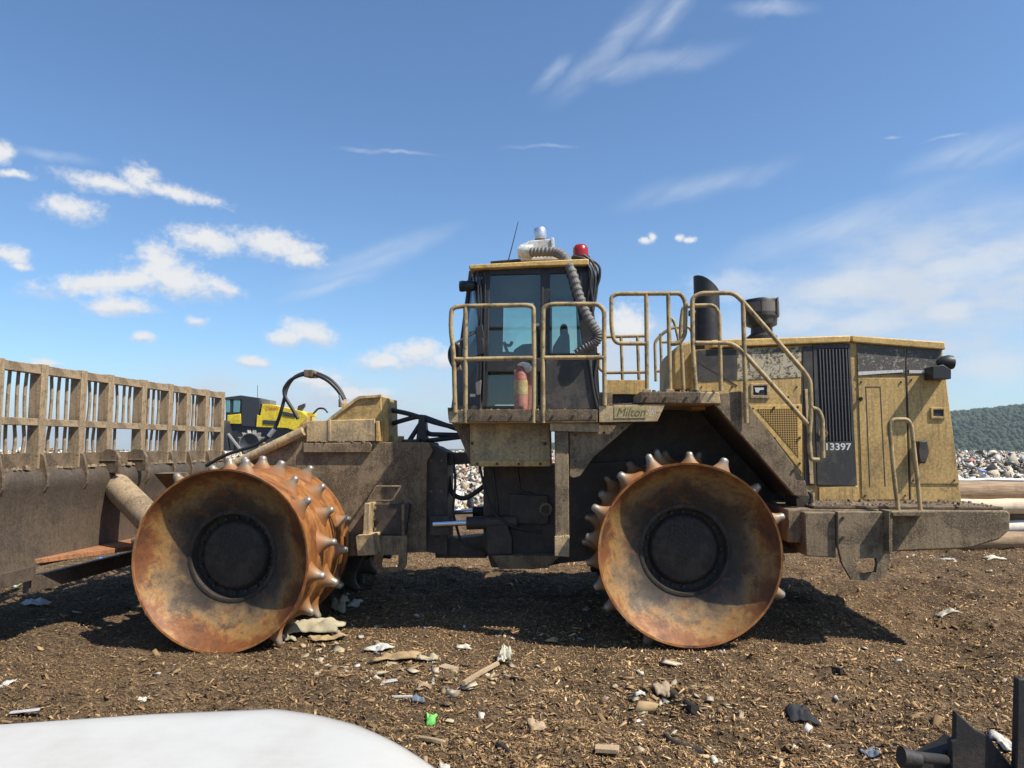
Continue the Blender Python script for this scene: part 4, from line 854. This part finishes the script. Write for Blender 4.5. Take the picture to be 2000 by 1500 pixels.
slab('unit_edge', [(1076, 464), (1082, 464), (1084, 500), (1078, 500)], 1.33, .03, 'white', acu)
slab('unit_tray', [(1012, 503), (1110, 500), (1110, 506), (1012, 509)], 1.30, .6, 'white', acu)
hp = spline([M3(*p) for p in [(1036, 493, 1.22), (1060, 492, 1.18), (1086, 493, 1.14), (1104, 505, 1.02), (1118, 535, .93), (1130, 575, .90), (1143, 610, .88), (1160, 640, .87), (1168, 655, .87), (1162, 668, .88), (1146, 678, .90), (1126, 692, .94)]], 14)
obj('ribbed_hose', MB().tube(hp, [.060 if (i // 2) % 2 else .051 for i in range(len(hp))], 14), 'hosegrey', cab, smooth=20)
obj('antenna', MB().tube([M3(993, 508, 1.5), M3(1003, 470, 1.5), M3(1012, 433, 1.5)], [.007, .006, .004], 6), 'rubber', cab)
slab('roof_plate', [(958, 514), (1018, 509), (1018, 505), (958, 510)], 1.3, .6, 'rubber', cab)
bc = M3(1134, 500, 1.35); kr = (M3(1150, 500, 1.35).x - M3(1119, 500, 1.35).x) / 2
bcn = obj('beacon', MB().lathe((bc.x, 1.35, 0), [(kr, M3(1134, 502, 1.35).z), (kr, M3(1134, 492, 1.35).z), (kr * .93, M3(1134, 484, 1.35).z), (kr * .65, M3(1134, 479, 1.35).z), (0, M3(1134, 477, 1.35).z)], 'z', 24), 'redglass', cab, smooth=50)
obj('beacon_base', MB().lathe((bc.x, 1.35, 0), [(0, M3(1134, 510, 1.35).z), (kr * 1.15, M3(1134, 510, 1.35).z), (kr * 1.2, M3(1134, 502, 1.35).z), (0, M3(1134, 502, 1.35).z)], 'z', 24), 'rubber', bcn, smooth=40)
rail('cable_bundle', [[(1118, 500, 1.0), (1146, 505, 1.0), (1158, 535, 1.0), (1156, 580, 1.0), (1150, 610, 1.0)], [(1140, 498, 1.1), (1160, 512, 1.1), (1162, 560, 1.1), (1152, 590, 1.1)], [(1150, 505, 1.2), (1172, 518, 1.2), (1172, 545, 1.2), (1160, 572, 1.2), (1154, 600, 1.2)], [(1150, 510, .98), (1152, 560, .98), (1146, 585, .98)], [(1124, 503, 1.05), (1152, 512, 1.02), (1164, 540, 1.0), (1160, 575, 1.0), (1156, 605, 1.0)], [(1140, 504, .95), (1156, 530, .93), (1152, 556, .93), (1158, 590, .95)], [(1146, 500, 1.3), (1168, 524, 1.25), (1166, 570, 1.2), (1152, 640, 1.1), (1162, 700, 1.05)]], 1.0, .015, 'rubber', cab, fil=.12)
slab('rear_lamp_box', [(1132, 520), (1158, 520), (1160, 545), (1156, 585), (1140, 590)], 1.02, .4, 'black', cab, bevel=.01)
rail('cab_harness', [[(1168, 690, 1.0), (1160, 740, .98), (1172, 800, .98)], [(1150, 700, .96), (1160, 770, .96), (1168, 800, .96)]], 1.0, .018, 'rubber', cab)
# fire extinguisher on the platform
fx = slab('extinguisher_bracket', [(1004, 722), (1030, 722), (1030, 800), (1004, 800)], .60, .03, 'mud', LC)
xc = M3(1018, 760, .52); zb, zt = M3(1018, 800, .52).z, M3(1018, 716, .52).z
ext = obj('fire_extinguisher', MB().lathe((xc.x, .52, 0), [(0, zb), (.072, zb + .0), (.075, zb + .02), (.075, zt - .09), (.06, zt - .04), (.03, zt - .015), (.028, zt), (0, zt)], 'z', 20), 'red', LC, smooth=40)
obj('paper_label', MB().lathe((xc.x, .52, 0), [(.0765, zb + .16), (.0765, zt - .15)], 'z', 20), 'label', ext, smooth=60)
slab('red_post', [(1031, 728), (1038, 728), (1038, 800), (1031, 800)], .50, .05, 'red', fx)
slab('plastic_bag', [(1008, 712), (1020, 706), (1036, 710), (1040, 722), (1028, 730), (1022, 716)], .46, .08, 'white', ext, bevel=.02)

# lettering
def text(body, px, py, d, h, mat, parent, width=None, spacing=1.0, frame=M3, shear=0.0, bold=0.0, depth=.002):
    cu = bpy.data.curves.new('lettering', 'FONT'); cu.body = body; cu.size = 1.0; cu.extrude = 0.0; cu.space_character = spacing; cu.shear = shear; cu.offset = bold
    ob = bpy.data.objects.new('lettering_src', cu); COL.objects.link(ob); bpy.context.view_layer.update()
    me = bpy.data.meshes.new_from_object(ob.evaluated_get(bpy.context.evaluated_depsgraph_get())); bpy.data.objects.remove(ob)
    co = np.array([v.co[:] for v in me.vertices]); lo, hi = co.min(0), co.max(0); p = frame(px, py, d); sy = h / (hi[1] - lo[1]); sx = (width / (hi[0] - lo[0])) if width else sy
    for v in me.vertices: v.co = ((v.co.x - lo[0]) * sx, 0, (v.co.y - lo[1]) * sy)
    me.materials.append(M[mat]); o = bpy.data.objects.new('lettering', me); COL.objects.link(o); o.parent = parent; o.location = p - ORG[parent.name]; return o
dd = HD - .027
h_ = M3(1620, 866, dd).z - M3(1620, 880, dd).z
text('13397', 1614, 879.5, dd, h_, 'digits', gd, width=M3(1663, 880, dd).x - M3(1614, 880, dd).x, bold=.02)
text('I', 1600, 878.5, dd, h_ * .7, 'slat', gd)
text('Milton', 1205, 813, .262, .085, 'ink', sg, width=.29, shear=.3)
text('CAT', 1266, 809, .2685, .045, 'digits', sg, width=.085)

# ------------------------------------------------------------------ yellow compactor in the background
YB = 55.0
bx = P(520, 895, YB); gh_b = bx.z
YC = thing('yellow_compactor', (bx.x, YB + 1.7, gh_b), 'small distant bright yellow compactor with black cab on the trash heap', 'compactor')
M['byel'] = dirty('bright_yellow_paint', (0.74, 0.55, 0.03), amt=0.15, streak=0.1, chips=0.0, scale=0.6)
M['bblk'] = plain('far_black_paint', (0.03, 0.033, 0.04), 0.5)
M['bglass'] = plain('far_cab_glass', (0.12, 0.27, 0.28), 0.1)
M['bsteel'] = plain('far_bare_steel', (0.20, 0.19, 0.175), 0.6, 0.3)
def bs(name, pts, d, th, mat, parent=YC): return obj(name, MB().prism([P(*p, YB + d) for p in pts], (0, th, 0)), mat, parent, bevel=.03)
cb = bs('cab', [(440, 776), (470, 774), (474, 778), (474, 830), (441, 828)], .8, 1.8, 'bblk')
for q in ([(441, 780), (449, 780), (449, 805), (441, 806)], [(456, 780), (469, 781), (468, 805), (455, 806)], [(479, 785), (484, 785), (484, 798), (481, 798)]): bs('window', q, .74, .05, 'bglass', cb)
bs('cab_base', [(444, 811), (470, 808), (471, 828), (443, 828)], .70, .1, 'byel', cb)
bs('cab_roof', [(439, 776), (470, 772), (506, 777), (506, 782), (438, 780)], .7, 2.0, 'bblk', cb)
bs('engine_front', [(472, 780), (508, 782), (506, 808), (500, 834), (472, 832)], .7, 2.0, 'bblk')
bs('roof_rack', [(498, 778), (528, 781), (528, 790), (504, 790)], 1.0, 1.4, 'bsteel')
hd = bs('hood', [(508, 812), (512, 789), (530, 790), (588, 803), (600, 812), (598, 842), (584, 844), (560, 836), (500, 834), (502, 810)], .6, 2.2, 'byel')
bs('hood_window', [(513, 820), (545, 822), (544, 830), (514, 828)], .54, .07, 'bblk', hd)
bs('hood_window', [(551, 803), (578, 809), (577, 816), (552, 811)], .54, .07, 'bblk', hd)
obj('exhaust', MB().prism([P(580, 802, YB + 1.5), P(582, 793, YB + 1.5), P(594, 788, YB + 1.5), P(594, 793, YB + 1.5), P(587, 803, YB + 1.5)], (0, .4, 0)), 'bblk', YC)
bs('rear_light_bar', [(600, 805), (612, 806), (612, 814), (600, 813)], .8, 1.0, 'byel')
bs('chassis', [(438, 828), (600, 836), (606, 872), (440, 870)], .9, 1.6, 'bblk')
bs('blade', [(430, 820), (440, 822), (446, 880), (434, 880)], -.2, 3.8, 'bblk')
obj('blade_arm', MB().cyl(P(445, 848, YB), P(470, 880, YB - .1), .14, n=8), 'bsteel', YC)
for cx in (487, 590):
    for yo, sg_ in ((0, 1), (3.4, -1)):
        c = P(cx, 866, YB); c.y = YB + yo
        wl = obj('wheel', MB().lathe(c, [(.72, .0), (.78, 0), (.78, 1.2 * sg_), (.1, 1.2 * sg_)], 'y', 32), 'bsteel', YC, origin=c)
        obj('dish', MB().lathe(c, [(.74, .0), (.72, .02 * sg_), (.3, .25 * sg_), (0, .25 * sg_)], 'y', 24), 'bblk', wl, origin=c)
        mb = MB()
        for j in range(14):
            a = j * 2 * math.pi / 14; z = Vector((math.cos(a), 0, math.sin(a)))
            for yy in (.2, .6, 1.0): mb.cyl(c + z * .77 + Vector((0, yy * sg_, 0)), c + z * 1.03 + Vector((0, yy * sg_, 0)), .16, .05, 6)
        te = obj('teeth', mb, 'bsteel', wl); te['kind'] = 'stuff'
M['redink'] = plain('red_ink', (0.5, 0.05, 0.03), 0.6)
text('CARAN', 519, 801, YB + .57, .28, 'redink', hd, width=.95, frame=P, shear=.3)
obj('antenna', MB().tube([P(503, 778, YB + 1.6), P(503, 752, YB + 1.6)], .02, 5), 'bblk', YC)

# ------------------------------------------------------------------ logs behind the tail
def log_mat(name, a, b_):
    m, t, b = new_mat(name); v = t.tc('Object'); n = t.noise(t.mapping(v, (0.7, 9, 9)), 3, 8, 0.65); n2 = t.noise(v, 4, 6, .6)
    c = t.mix(t.sstep(n, .35, .65), a, b_); t.put(b.inputs['Base Color'], t.mix(t.math('MULTIPLY', t.sstep(n2, .5, .7), .5), c, tuple(x * .5 for x in a)))
    b.inputs['Roughness'].default_value = .85; t.put(b.inputs['Normal'], t.bump(n, .4, .01)); return m
M['log_brown'] = log_mat('weathered_brown_log', (0.22, 0.14, 0.08), (0.36, 0.25, 0.15)); M['log_pale'] = log_mat('bare_pale_log', (0.55, 0.43, 0.29), (0.68, 0.56, 0.41)); M['log_white'] = log_mat('bleached_log', (0.62, 0.56, 0.47), (0.74, 0.68, 0.58))
def log(y0, y1, Y, mat, label, x0=1705, x1=2230, name='log', cat='log', dz=0):
    a = P(x0, (y0 + y1) / 2, Y); b = P(x1, (y0 + y1) / 2 + dz, Y + .1); r = (P(x0, y0, Y).z - P(x0, y1, Y).z) / 2; pts = []
    n = 14
    for i in range(n + 1):
        f = i / n; p = a.lerp(b, f); pts.append(p + Vector((0, random.uniform(-.012, .012), random.uniform(-.012, .012))))
    o = obj(name, MB().tube(pts, [r * (1.04 - .08 * i / n) for i in range(n + 1)], 18), mat, smooth=50); return props(o, label, cat, 'logs stacked behind the tail')
log(1038, 1074, 13.3, 'log_brown', 'weathered brown log lying on the ground, lowest of the log pile')
log(1016, 1042, 13.75, 'log_white', 'bleached thin log just above the lowest brown log')
log(1000, 1020, 14.0, 'log_brown', 'thin shaded brown log in the middle of the pile')
log(974, 1004, 13.7, 'log_pale', 'bare pale tan log second from the top of the pile')
log(940, 980, 13.9, 'log_brown', 'thick brown log lying on top of the pile')
pw = log(934, 941, 14.4, 'white', 'long white plastic pipe lying behind the topmost brown log', name='pipe', cat='pipe')

# ------------------------------------------------------------------ white pickup at bottom left (only its hood reaches the picture)
m, t, b = new_mat('white_car_paint'); b.inputs['Base Color'].default_value = (.80, .80, .77, 1); b.inputs['Roughness'].default_value = .28; b.inputs['Coat Weight'].default_value = .6; b.inputs['Coat Roughness'].default_value = .06
n_ = t.noise(t.tc('Object'), 5, 6, .6); t.put(b.inputs['Base Color'], t.mix(t.sstep(n_, .35, .8), (.49, .48, .445, 1), (.42, .41, .37, 1))); t.put(b.inputs['Roughness'], t.math('MULTIPLY_ADD', n_, .25, .34)); M['carwhite'] = m
PT = thing('pickup_truck', (-2.2, 1.35, 0), 'white pickup truck whose hood fills the bottom left corner', 'truck')
ZH = 1.12
hx = [(-1.62, .0), (-1.3, .015), (-.9, .02), (-.6, .012), (-.42, -.01), (-.28, -.05), (-.2, -.11), (-.16, -.2)]
def hood_edge(px, py):
    z_ = ZH - .03
    for _ in range(30):
        p_ = G(px, py, z_); z_ = ZH - .03 - .10 * max(0, (p_.x + .45) / .45) ** 2
    return p_
edge = [hood_edge(*q) for q in [(0, 1415), (300, 1394), (540, 1384), (620, 1396), (690, 1414), (770, 1449), (850, 1500)]]
mb = MB(); nu, nv = 40, 26; vs = []
yc = 1.36
def far_y(x):
    xs_ = [-1.75] + [p.x for p in edge] + [edge[-1].x + .06, edge[-1].x + .10]; ys_ = [edge[0].y - .02] + [p.y for p in edge] + [1.62, yc]
    return float(np.interp(x, xs_, ys_))
for i in range(nu + 1):
    f = i / nu; x = -1.72 + (1.72 + edge[-1].x + .095) * (1 - (1 - f) ** 1.6); hw = max(far_y(x) - yc, .02)
    for j in range(nv + 1):
        s = -1 + 2 * j / nv; s = math.copysign(abs(s) ** .7, s); e = abs(s)
        z = ZH + .018 * (1 - s * s) - .03 * max(0, e - .88) / .12 * 1.0 + (.003 if .80 < e < .93 else 0) - .10 * max(0, (x + .45) / .45) ** 2
        vs.append((x, yc + s * hw, z))
mb.add(vs, [(i * (nv + 1) + j, (i + 1) * (nv + 1) + j, (i + 1) * (nv + 1) + j + 1, i * (nv + 1) + j + 1) for i in range(nu) for j in range(nv)])
m.node_tree.nodes['Principled BSDF'].inputs['Coat Weight'].default_value = .15; m.node_tree.nodes['Principled BSDF'].inputs['Coat Roughness'].default_value = .25
ho = obj('hood', mb, 'carwhite', PT, smooth=70); sd = ho.modifiers.new('solid', 'SOLIDIFY'); sd.thickness = .03; sd.offset = -1
body = MB().prism([(-4.9, yc - .84, .55), (-.30, yc - .84, .5), (-.22, yc - .84, .62), (-.26, yc - .84, .98), (-.45, yc - .84, 1.035), (-1.70, yc - .84, 1.05), (-4.9, yc - .84, 1.05)], (0, 1.62, 0))
obj('body', body, 'carwhite', PT, bevel=.06)
cabp = MB().prism([(-1.72, yc - .76, 1.05), (-2.35, yc - .66, 1.62), (-3.35, yc - .66, 1.64), (-3.55, yc - .76, 1.05)], (0, 1.50, 0))
cbo = obj('cab', cabp, 'carwhite', PT, bevel=.05)
obj('windshield', MB().prism([(-1.70, yc - .66, 1.10), (-1.70, yc + .66, 1.10), (-2.28, yc + .58, 1.60), (-2.28, yc - .58, 1.60)], (.02, 0, .02)), 'black', cbo)
for s in (-1, 1):
    obj('side_window', MB().prism([(-2.05, yc + s * .755, 1.12), (-2.42, yc + s * .690, 1.56), (-3.25, yc + s * .690, 1.57), (-3.38, yc + s * .755, 1.12)], (0, s * .012, 0)), 'black', cbo)
    obj('headlight', MB().box((-.34, yc + s * .60 - .16, .80), (-.215, yc + s * .60 + .16, .94)), 'lens', PT, bevel=.02)
    for x in (-.95, -4.1):
        c = Vector((x, yc + s * .80, .37)); wl = obj('wheel', MB().lathe(c, [(.22, -.1), (.34, -.11), (.37, -.07), (.37, .07), (.34, .11), (.22, .1)], 'y', 28, True), 'rubber', PT, origin=c, smooth=40)
        obj('rim', MB().lathe(c, [(0, .06 * s), (.05, .07 * s), (.21, .05 * s), (.225, .09 * s)], 'y', 24), 'zinc', wl, origin=c, smooth=40)
obj('grille', MB().box((-.25, yc - .42, .62), (-.205, yc + .42, .92)), 'black', PT, bevel=.01)
obj('bumper', MB().box((-.30, yc - .82, .40), (-.10, yc + .82, .58)), 'zinc', PT, bevel=.03)

# ------------------------------------------------------------------ black steel implement at bottom right
gz = 0.0
IM = thing('steel_implement', (1.95, 2.75, 0), 'dark rusty steel implement frame with triangular plate and upright post', 'implement')
M['dsteel'] = dirty('dark_rusty_steel', (0.020, 0.018, 0.017), amt=.5, dirt=(.05, .034, .024), chips=.1, scale=5, rough=.6)
def sp_(name, pts, Y, th, mat='dsteel', parent=IM, bevel=.006): return obj(name, MB().prism([P(*p, Y) for p in pts], (0, th, 0)), mat, parent, bevel=bevel)
sp_('gusset_plate', [(1858, 1520), (1858, 1448), (1867, 1444), (1868, 1390), (1906, 1424), (1932, 1437), (1946, 1458), (1984, 1505), (1990, 1520)], 2.75, .03)
sp_('base_plate', [(1796, 1490), (1858, 1458), (1870, 1446), (1880, 1530), (1790, 1530)], 2.78, .08)
sp_('upright_post', [(1989, 1326), (2022, 1326), (2022, 1560), (1983, 1560)], 2.7, .03)
obj('pin_pipe', MB().cyl(P(1788, 1478, 2.55), P(1845, 1484, 2.75), .018, n=14), 'dsteel', IM, smooth=40)
obj('pin_boss', MB().cyl(P(1760, 1478, 2.55), P(1796, 1484, 2.55), .034, .024, n=18), 'dsteel', IM, smooth=40)
a = P(1760, 1515, 2.6); b_ = P(2080, 1540, 2.75)
obj('main_beam', MB().box((a.x, 2.55, a.z - .30), (b_.x, 2.95, a.z - .13)), 'dsteel', IM, bevel=.01)
for px in (1800, 2060):
    q = P(px, 1560, 2.75); obj('leg', MB().box((q.x - .06, 2.68, -.03), (q.x + .06, 2.82, a.z - .2)), 'dsteel', IM, bevel=.01)

# ------------------------------------------------------------------ loose debris on the ground
def gp(px, py): p = G(px, py, 0.0); p.z = float(ground_h(p.x, p.y)); p = G(px, py, p.z); return p
def dmat(name, col, var=.2): 
    if name not in M: M[name] = dirty(name, col, amt=.3, dirt=tuple(x * .5 for x in col), chips=.04, scale=9, streak=.1, rough=.8)
    return name
def crumple(name, px, py, wpx, hpx, height, col, label, cat, seed=0, yaw=0.0, n=14, folds=1.0, thick=.004, group=None, lift=.0):
    p = gp(px, py); sc = p.y / 1.03 / F; W = wpx * sc / 2; D = max(hpx * sc / 2 * 2.2, W * .35); r = np.random.default_rng(seed + 100); vs = []; mb = MB()
    lim = [1 + .16 * math.sin(2 * k / 10.03 + seed) + .14 * math.sin(3 * k / 10.03 + 2 * seed) + .07 * math.sin(7 * k / 10.03 + 3 * seed) for k in range(64)]
    for i in range(n + 1):
        for j in range(n + 1):
            u, v = -1 + 2 * i / n, -1 + 2 * j / n; a = math.atan2(v, u); k = lim[int((a + math.pi) / 6.2832 * 63)] * .85
            x, y = u * W * k, v * D * k; c, s = math.cos(yaw), math.sin(yaw); X, Y = p.x + c * x - s * y, p.y + s * x + c * y
            q = 4.5 / max(W, .03); hz = (vnoise(np.array(X), np.array(Y), q * .35, seed + 5) + .5) * .7 + (vnoise(np.array(X), np.array(Y), q * .9, seed + 9) + .5) * .45 * folds
            e = 1 - max(abs(u), abs(v)) ** 3 * .55
            vs.append((X, Y, float(ground_h(X, Y)) + lift + .006 + height * float(hz) * e))
    mb.add(vs, [(i * (n + 1) + j, (i + 1) * (n + 1) + j, (i + 1) * (n + 1) + j + 1, i * (n + 1) + j + 1) for i in range(n) for j in range(n)])
    o = obj(name, mb, col, smooth=40); sd = o.modifiers.new('solid', 'SOLIDIFY'); sd.thickness = thick; sd.offset = 1
    return props(o, label, cat, group)
def stick(name, pts, r, col, label, cat, n=7, lift=0.0, group=None):
    q = []
    for px, py in pts:
        p = gp(px, py); p.z += r * .8 + lift; q.append(p)
    N_ = len(q); o = obj(name, MB().tube(spline(q, 5) if N_ > 2 else q, r, n), col, smooth=50); return props(o, label, cat, group)
def block(name, px, py, wpx, dm, hm, yaw, col, label, cat, tilt=0.0, group=None):
    p = gp(px, py); W = wpx * p.y / 1.03 / F / 2; mb = MB().box((-W, -dm / 2, 0), (W, dm / 2, hm))
    mb.v = [Vector((v.x * random.uniform(.9, 1.05), v.y * random.uniform(.85, 1.1), v.z * random.uniform(.85, 1.1))) for v in mb.v]
    R_ = Matrix.Rotation(yaw, 3, 'Z') @ Matrix.Rotation(tilt, 3, 'Y'); mb.v = [R_ @ v + p + Vector((0, 0, .008 + abs(tilt) * W * .5)) for v in mb.v]
    o = obj(name, mb, col, bevel=.003); return props(o, label, cat, group)
dmat('rag', (.40, .35, .23)); dmat('ragtan', (.40, .28, .14)); dmat('paperwhite', (.54, .52, .45)); dmat('card', (.38, .27, .16)); dmat('wood', (.42, .30, .18)); dmat('darkbark', (.030, .024, .019)); dmat('greyslat', (.45, .44, .45)); dmat('limegreen', (.18, .62, .12)); dmat('greytin', (.16, .19, .23)); dmat('foam', (.58, .54, .42)); dmat('blackbag', (.018, .019, .022)); dmat('green', (.25, .40, .15)); dmat('stone', (.33, .25, .16)); dmat('blueplastic', (.10, .16, .45))
crumple('rag', 612, 1238, 118, 42, .20, 'rag', 'large crumpled cream rag beside the front wheel', 'rag', 1, .1, 20)
crumple('rag', 640, 1252, 70, 16, .10, 'ragtan', 'flat yellowish rag lying against the large cream rag', 'rag', 2, .3)
crumple('rag', 560, 1252, 40, 18, .09, 'rag', 'small cream rag tucked under the front wheel edge', 'rag', 3)
crumple('rag', 662, 1196, 36, 22, .16, 'rag', 'torn pale rag at the edge of the machine shadow', 'rag', 4)
crumple('paper', 692, 1190, 32, 10, .07, 'paperwhite', 'crumpled white paper strip beside the torn rag at the shadow edge', 'paper', 5)
crumple('carton', 742, 1270, 46, 22, .10, 'paperwhite', 'folded white carton above the torn tan cardboard', 'carton', 6, -.4, 8, .4)
crumple('cardboard', 775, 1286, 96, 24, .13, 'ragtan', 'curled tan cardboard sheet in front of the white carton', 'cardboard', 7, .15, 12, .6, .006)
crumple('cardboard', 832, 1292, 44, 14, .08, 'rag', 'pale torn scrap at the right end of the curled cardboard', 'cardboard', 8)
block('wood_block', 876, 1312, 24, .16, .035, .9, 'wood', 'pale tan wood block standing near the torn cardboard', 'wood')
block('wood_block', 1185, 1470, 48, .08, .025, -.12, 'wood', 'light rectangular wood offcut near the bottom centre', 'wood')
crumple('cardboard', 828, 1340, 28, 20, .025, 'card', 'small square brown cardboard piece', 'cardboard', 9, .1, 6, .3)
block('slat', 755, 1334, 44, .06, .008, .55, 'greyslat', 'short grey plastic slat lying on the mulch', 'slat')
stick('spoon_handle', [(766, 1364), (805, 1363)], .012, 'paperwhite', 'white plastic stick poking from dark tin scrap', 'stick')
crumple('tin_scrap', 816, 1366, 28, 14, .05, 'greytin', 'dark bluish crushed tin scrap beside the white stick', 'scrap', 10, 0, 8)
crumple('green_scrap', 842, 1418, 24, 15, .06, 'limegreen', 'bright green plastic scrap near the white hood', 'scrap', 11, 0, 8)
crumple('foam_chunk', 986, 1292, 32, 28, .16, 'foam', 'ragged white foam chunk at the tip of a wood splinter', 'foam', 12, 0, 14, 1.6)
stick('wood_splinter', [(905, 1342), (940, 1320), (972, 1302)], .022, 'wood', 'long tan wood splinter pointing at the white foam', 'splinter', 5, .01)
crumple('paper', 1250, 1360, 24, 12, .05, 'paperwhite', 'small bright white scrap left of the tan stone', 'paper', 13, 0, 6)
crumple('stone', 1292, 1362, 30, 16, .08, 'stone', 'tan stone at the end of the black pipe', 'stone', 14, 0, 8, .6, .02)
stick('pipe_scrap', [(1306, 1362), (1358, 1396)], .034, 'darkbark', 'short black pipe lying next to a tan stone', 'pipe', 10, .01)
stick('stick', [(1300, 1442), (1318, 1456), (1375, 1476)], .020, 'darkbark', 'black bent stick right of the light wood offcut', 'stick')
stick('stick', [(960, 1452), (985, 1468), (1000, 1482)], .020, 'darkbark', 'dark short stick below the pale twine', 'stick')
stick('stick', [(805, 1444), (845, 1450), (870, 1456)], .018, 'card', 'brown bark stick below the bright green scrap', 'stick')
stick('twine', [(948, 1424), (975, 1408), (1010, 1403), (1055, 1408)], .006, 'wood', 'thin pale curved twine on the mulch', 'twine', 5)
crumple('cardboard', 1048, 1424, 34, 18, .03, 'wood', 'star shaped pale bark scrap below the twine', 'scrap', 15)
crumple('plastic_bag', 1562, 1392, 54, 20, .07, 'blackbag', 'small black plastic bag on the open mulch at right', 'bag', 16)
crumple('plastic_scrap', 1700, 1482, 30, 14, .03, 'greytin', 'dark grey plastic scrap left of the steel implement', 'scrap', 17)
crumple('paper', 10, 1342, 34, 14, .05, 'paperwhite', 'white crumpled paper cut by the left picture edge', 'paper', 18)
block('slat', 48, 1392, 52, .05, .008, .35, 'greyslat', 'grey strip lying just behind the white hood', 'slat')
crumple('paper', 280, 1372, 16, 10, .04, 'paperwhite', 'small white paper ball behind the white hood', 'paper', 19, 0, 6)
crumple('plastic_bag', 68, 1190, 42, 18, .10, 'greyslat', 'pale plastic bag in the shadow of the blade', 'bag', 20)
crumple('plastic_bag', 205, 1098, 34, 10, .08, 'blueplastic', 'blue plastic bag on the ground under the blade', 'bag', 21)
stick('strap', [(2, 1122), (38, 1118), (44, 1136), (26, 1152)], .010, 'green', 'pale green strap on the ground under the blade', 'strap', 5)
crumple('bark_scrap', 1848, 1198, 42, 14, .05, 'foam', 'pale split bark pieces at the tip of the right shadow', 'bark', 22)
crumple('paper', 1842, 1084, 40, 8, .08, 'paperwhite', 'pale sheet on the ground under the tail', 'paper', 23)
crumple('paper', 1945, 1092, 50, 8, .08, 'foam', 'pale flattened sheet in front of the log pile', 'paper', 24)
crumple('plastic_sheet', 1958, 1455, 34, 34, .06, 'paperwhite', 'white plastic sheet between the triangular plate and the upright post', 'sheet', 25, 0, 8)
crumple('cardboard', 1078, 1256, 26, 10, .06, 'ragtan', 'tan leaf like scrap before the rear wheel shadow', 'cardboard', 26, 0, 6)
crumple('paper', 868, 1488, 20, 12, .04, 'paperwhite', 'white scrap beside the corner of the hood at the bottom', 'paper', 27, 0, 6)
crumple('paper', 1398, 1492, 22, 10, .04, 'foam', 'cream scrap at the bottom edge below the black stick', 'paper', 28, 0, 6)
stick('wood_splinter', [(1870, 1376), (1900, 1384), (1922, 1392)], .014, 'wood', 'tan wood splinter behind the triangular steel plate', 'splinter', 5)
stick('stick', [(1612, 1306), (1645, 1314)], .02, 'darkbark', 'small black stick above the black plastic bag', 'stick')
crumple('fluff', 905, 1268, 34, 10, .04, 'foam', 'flat grey white fluff left of the foam chunk', 'fluff', 29, 0, 8, 1.5)

# ------------------------------------------------------------------ haze
hm = bpy.data.materials.new('haze_air'); hm.use_nodes = True; hn = hm.node_tree; hn.nodes.clear()
ho_ = hn.nodes.new('ShaderNodeOutputMaterial'); pv = hn.nodes.new('ShaderNodeVolumePrincipled'); pv.inputs['Color'].default_value = (.80, .88, 1.0, 1); pv.inputs['Density'].default_value = 0.00013; pv.inputs['Anisotropy'].default_value = .3
hn.links.new(pv.outputs[0], ho_.inputs['Volume'])
hz = obj('haze', MB().box((-4600, -900, -60), (4600, 5300, 130)), hm, smooth=0); props(hz, kind='stuff')
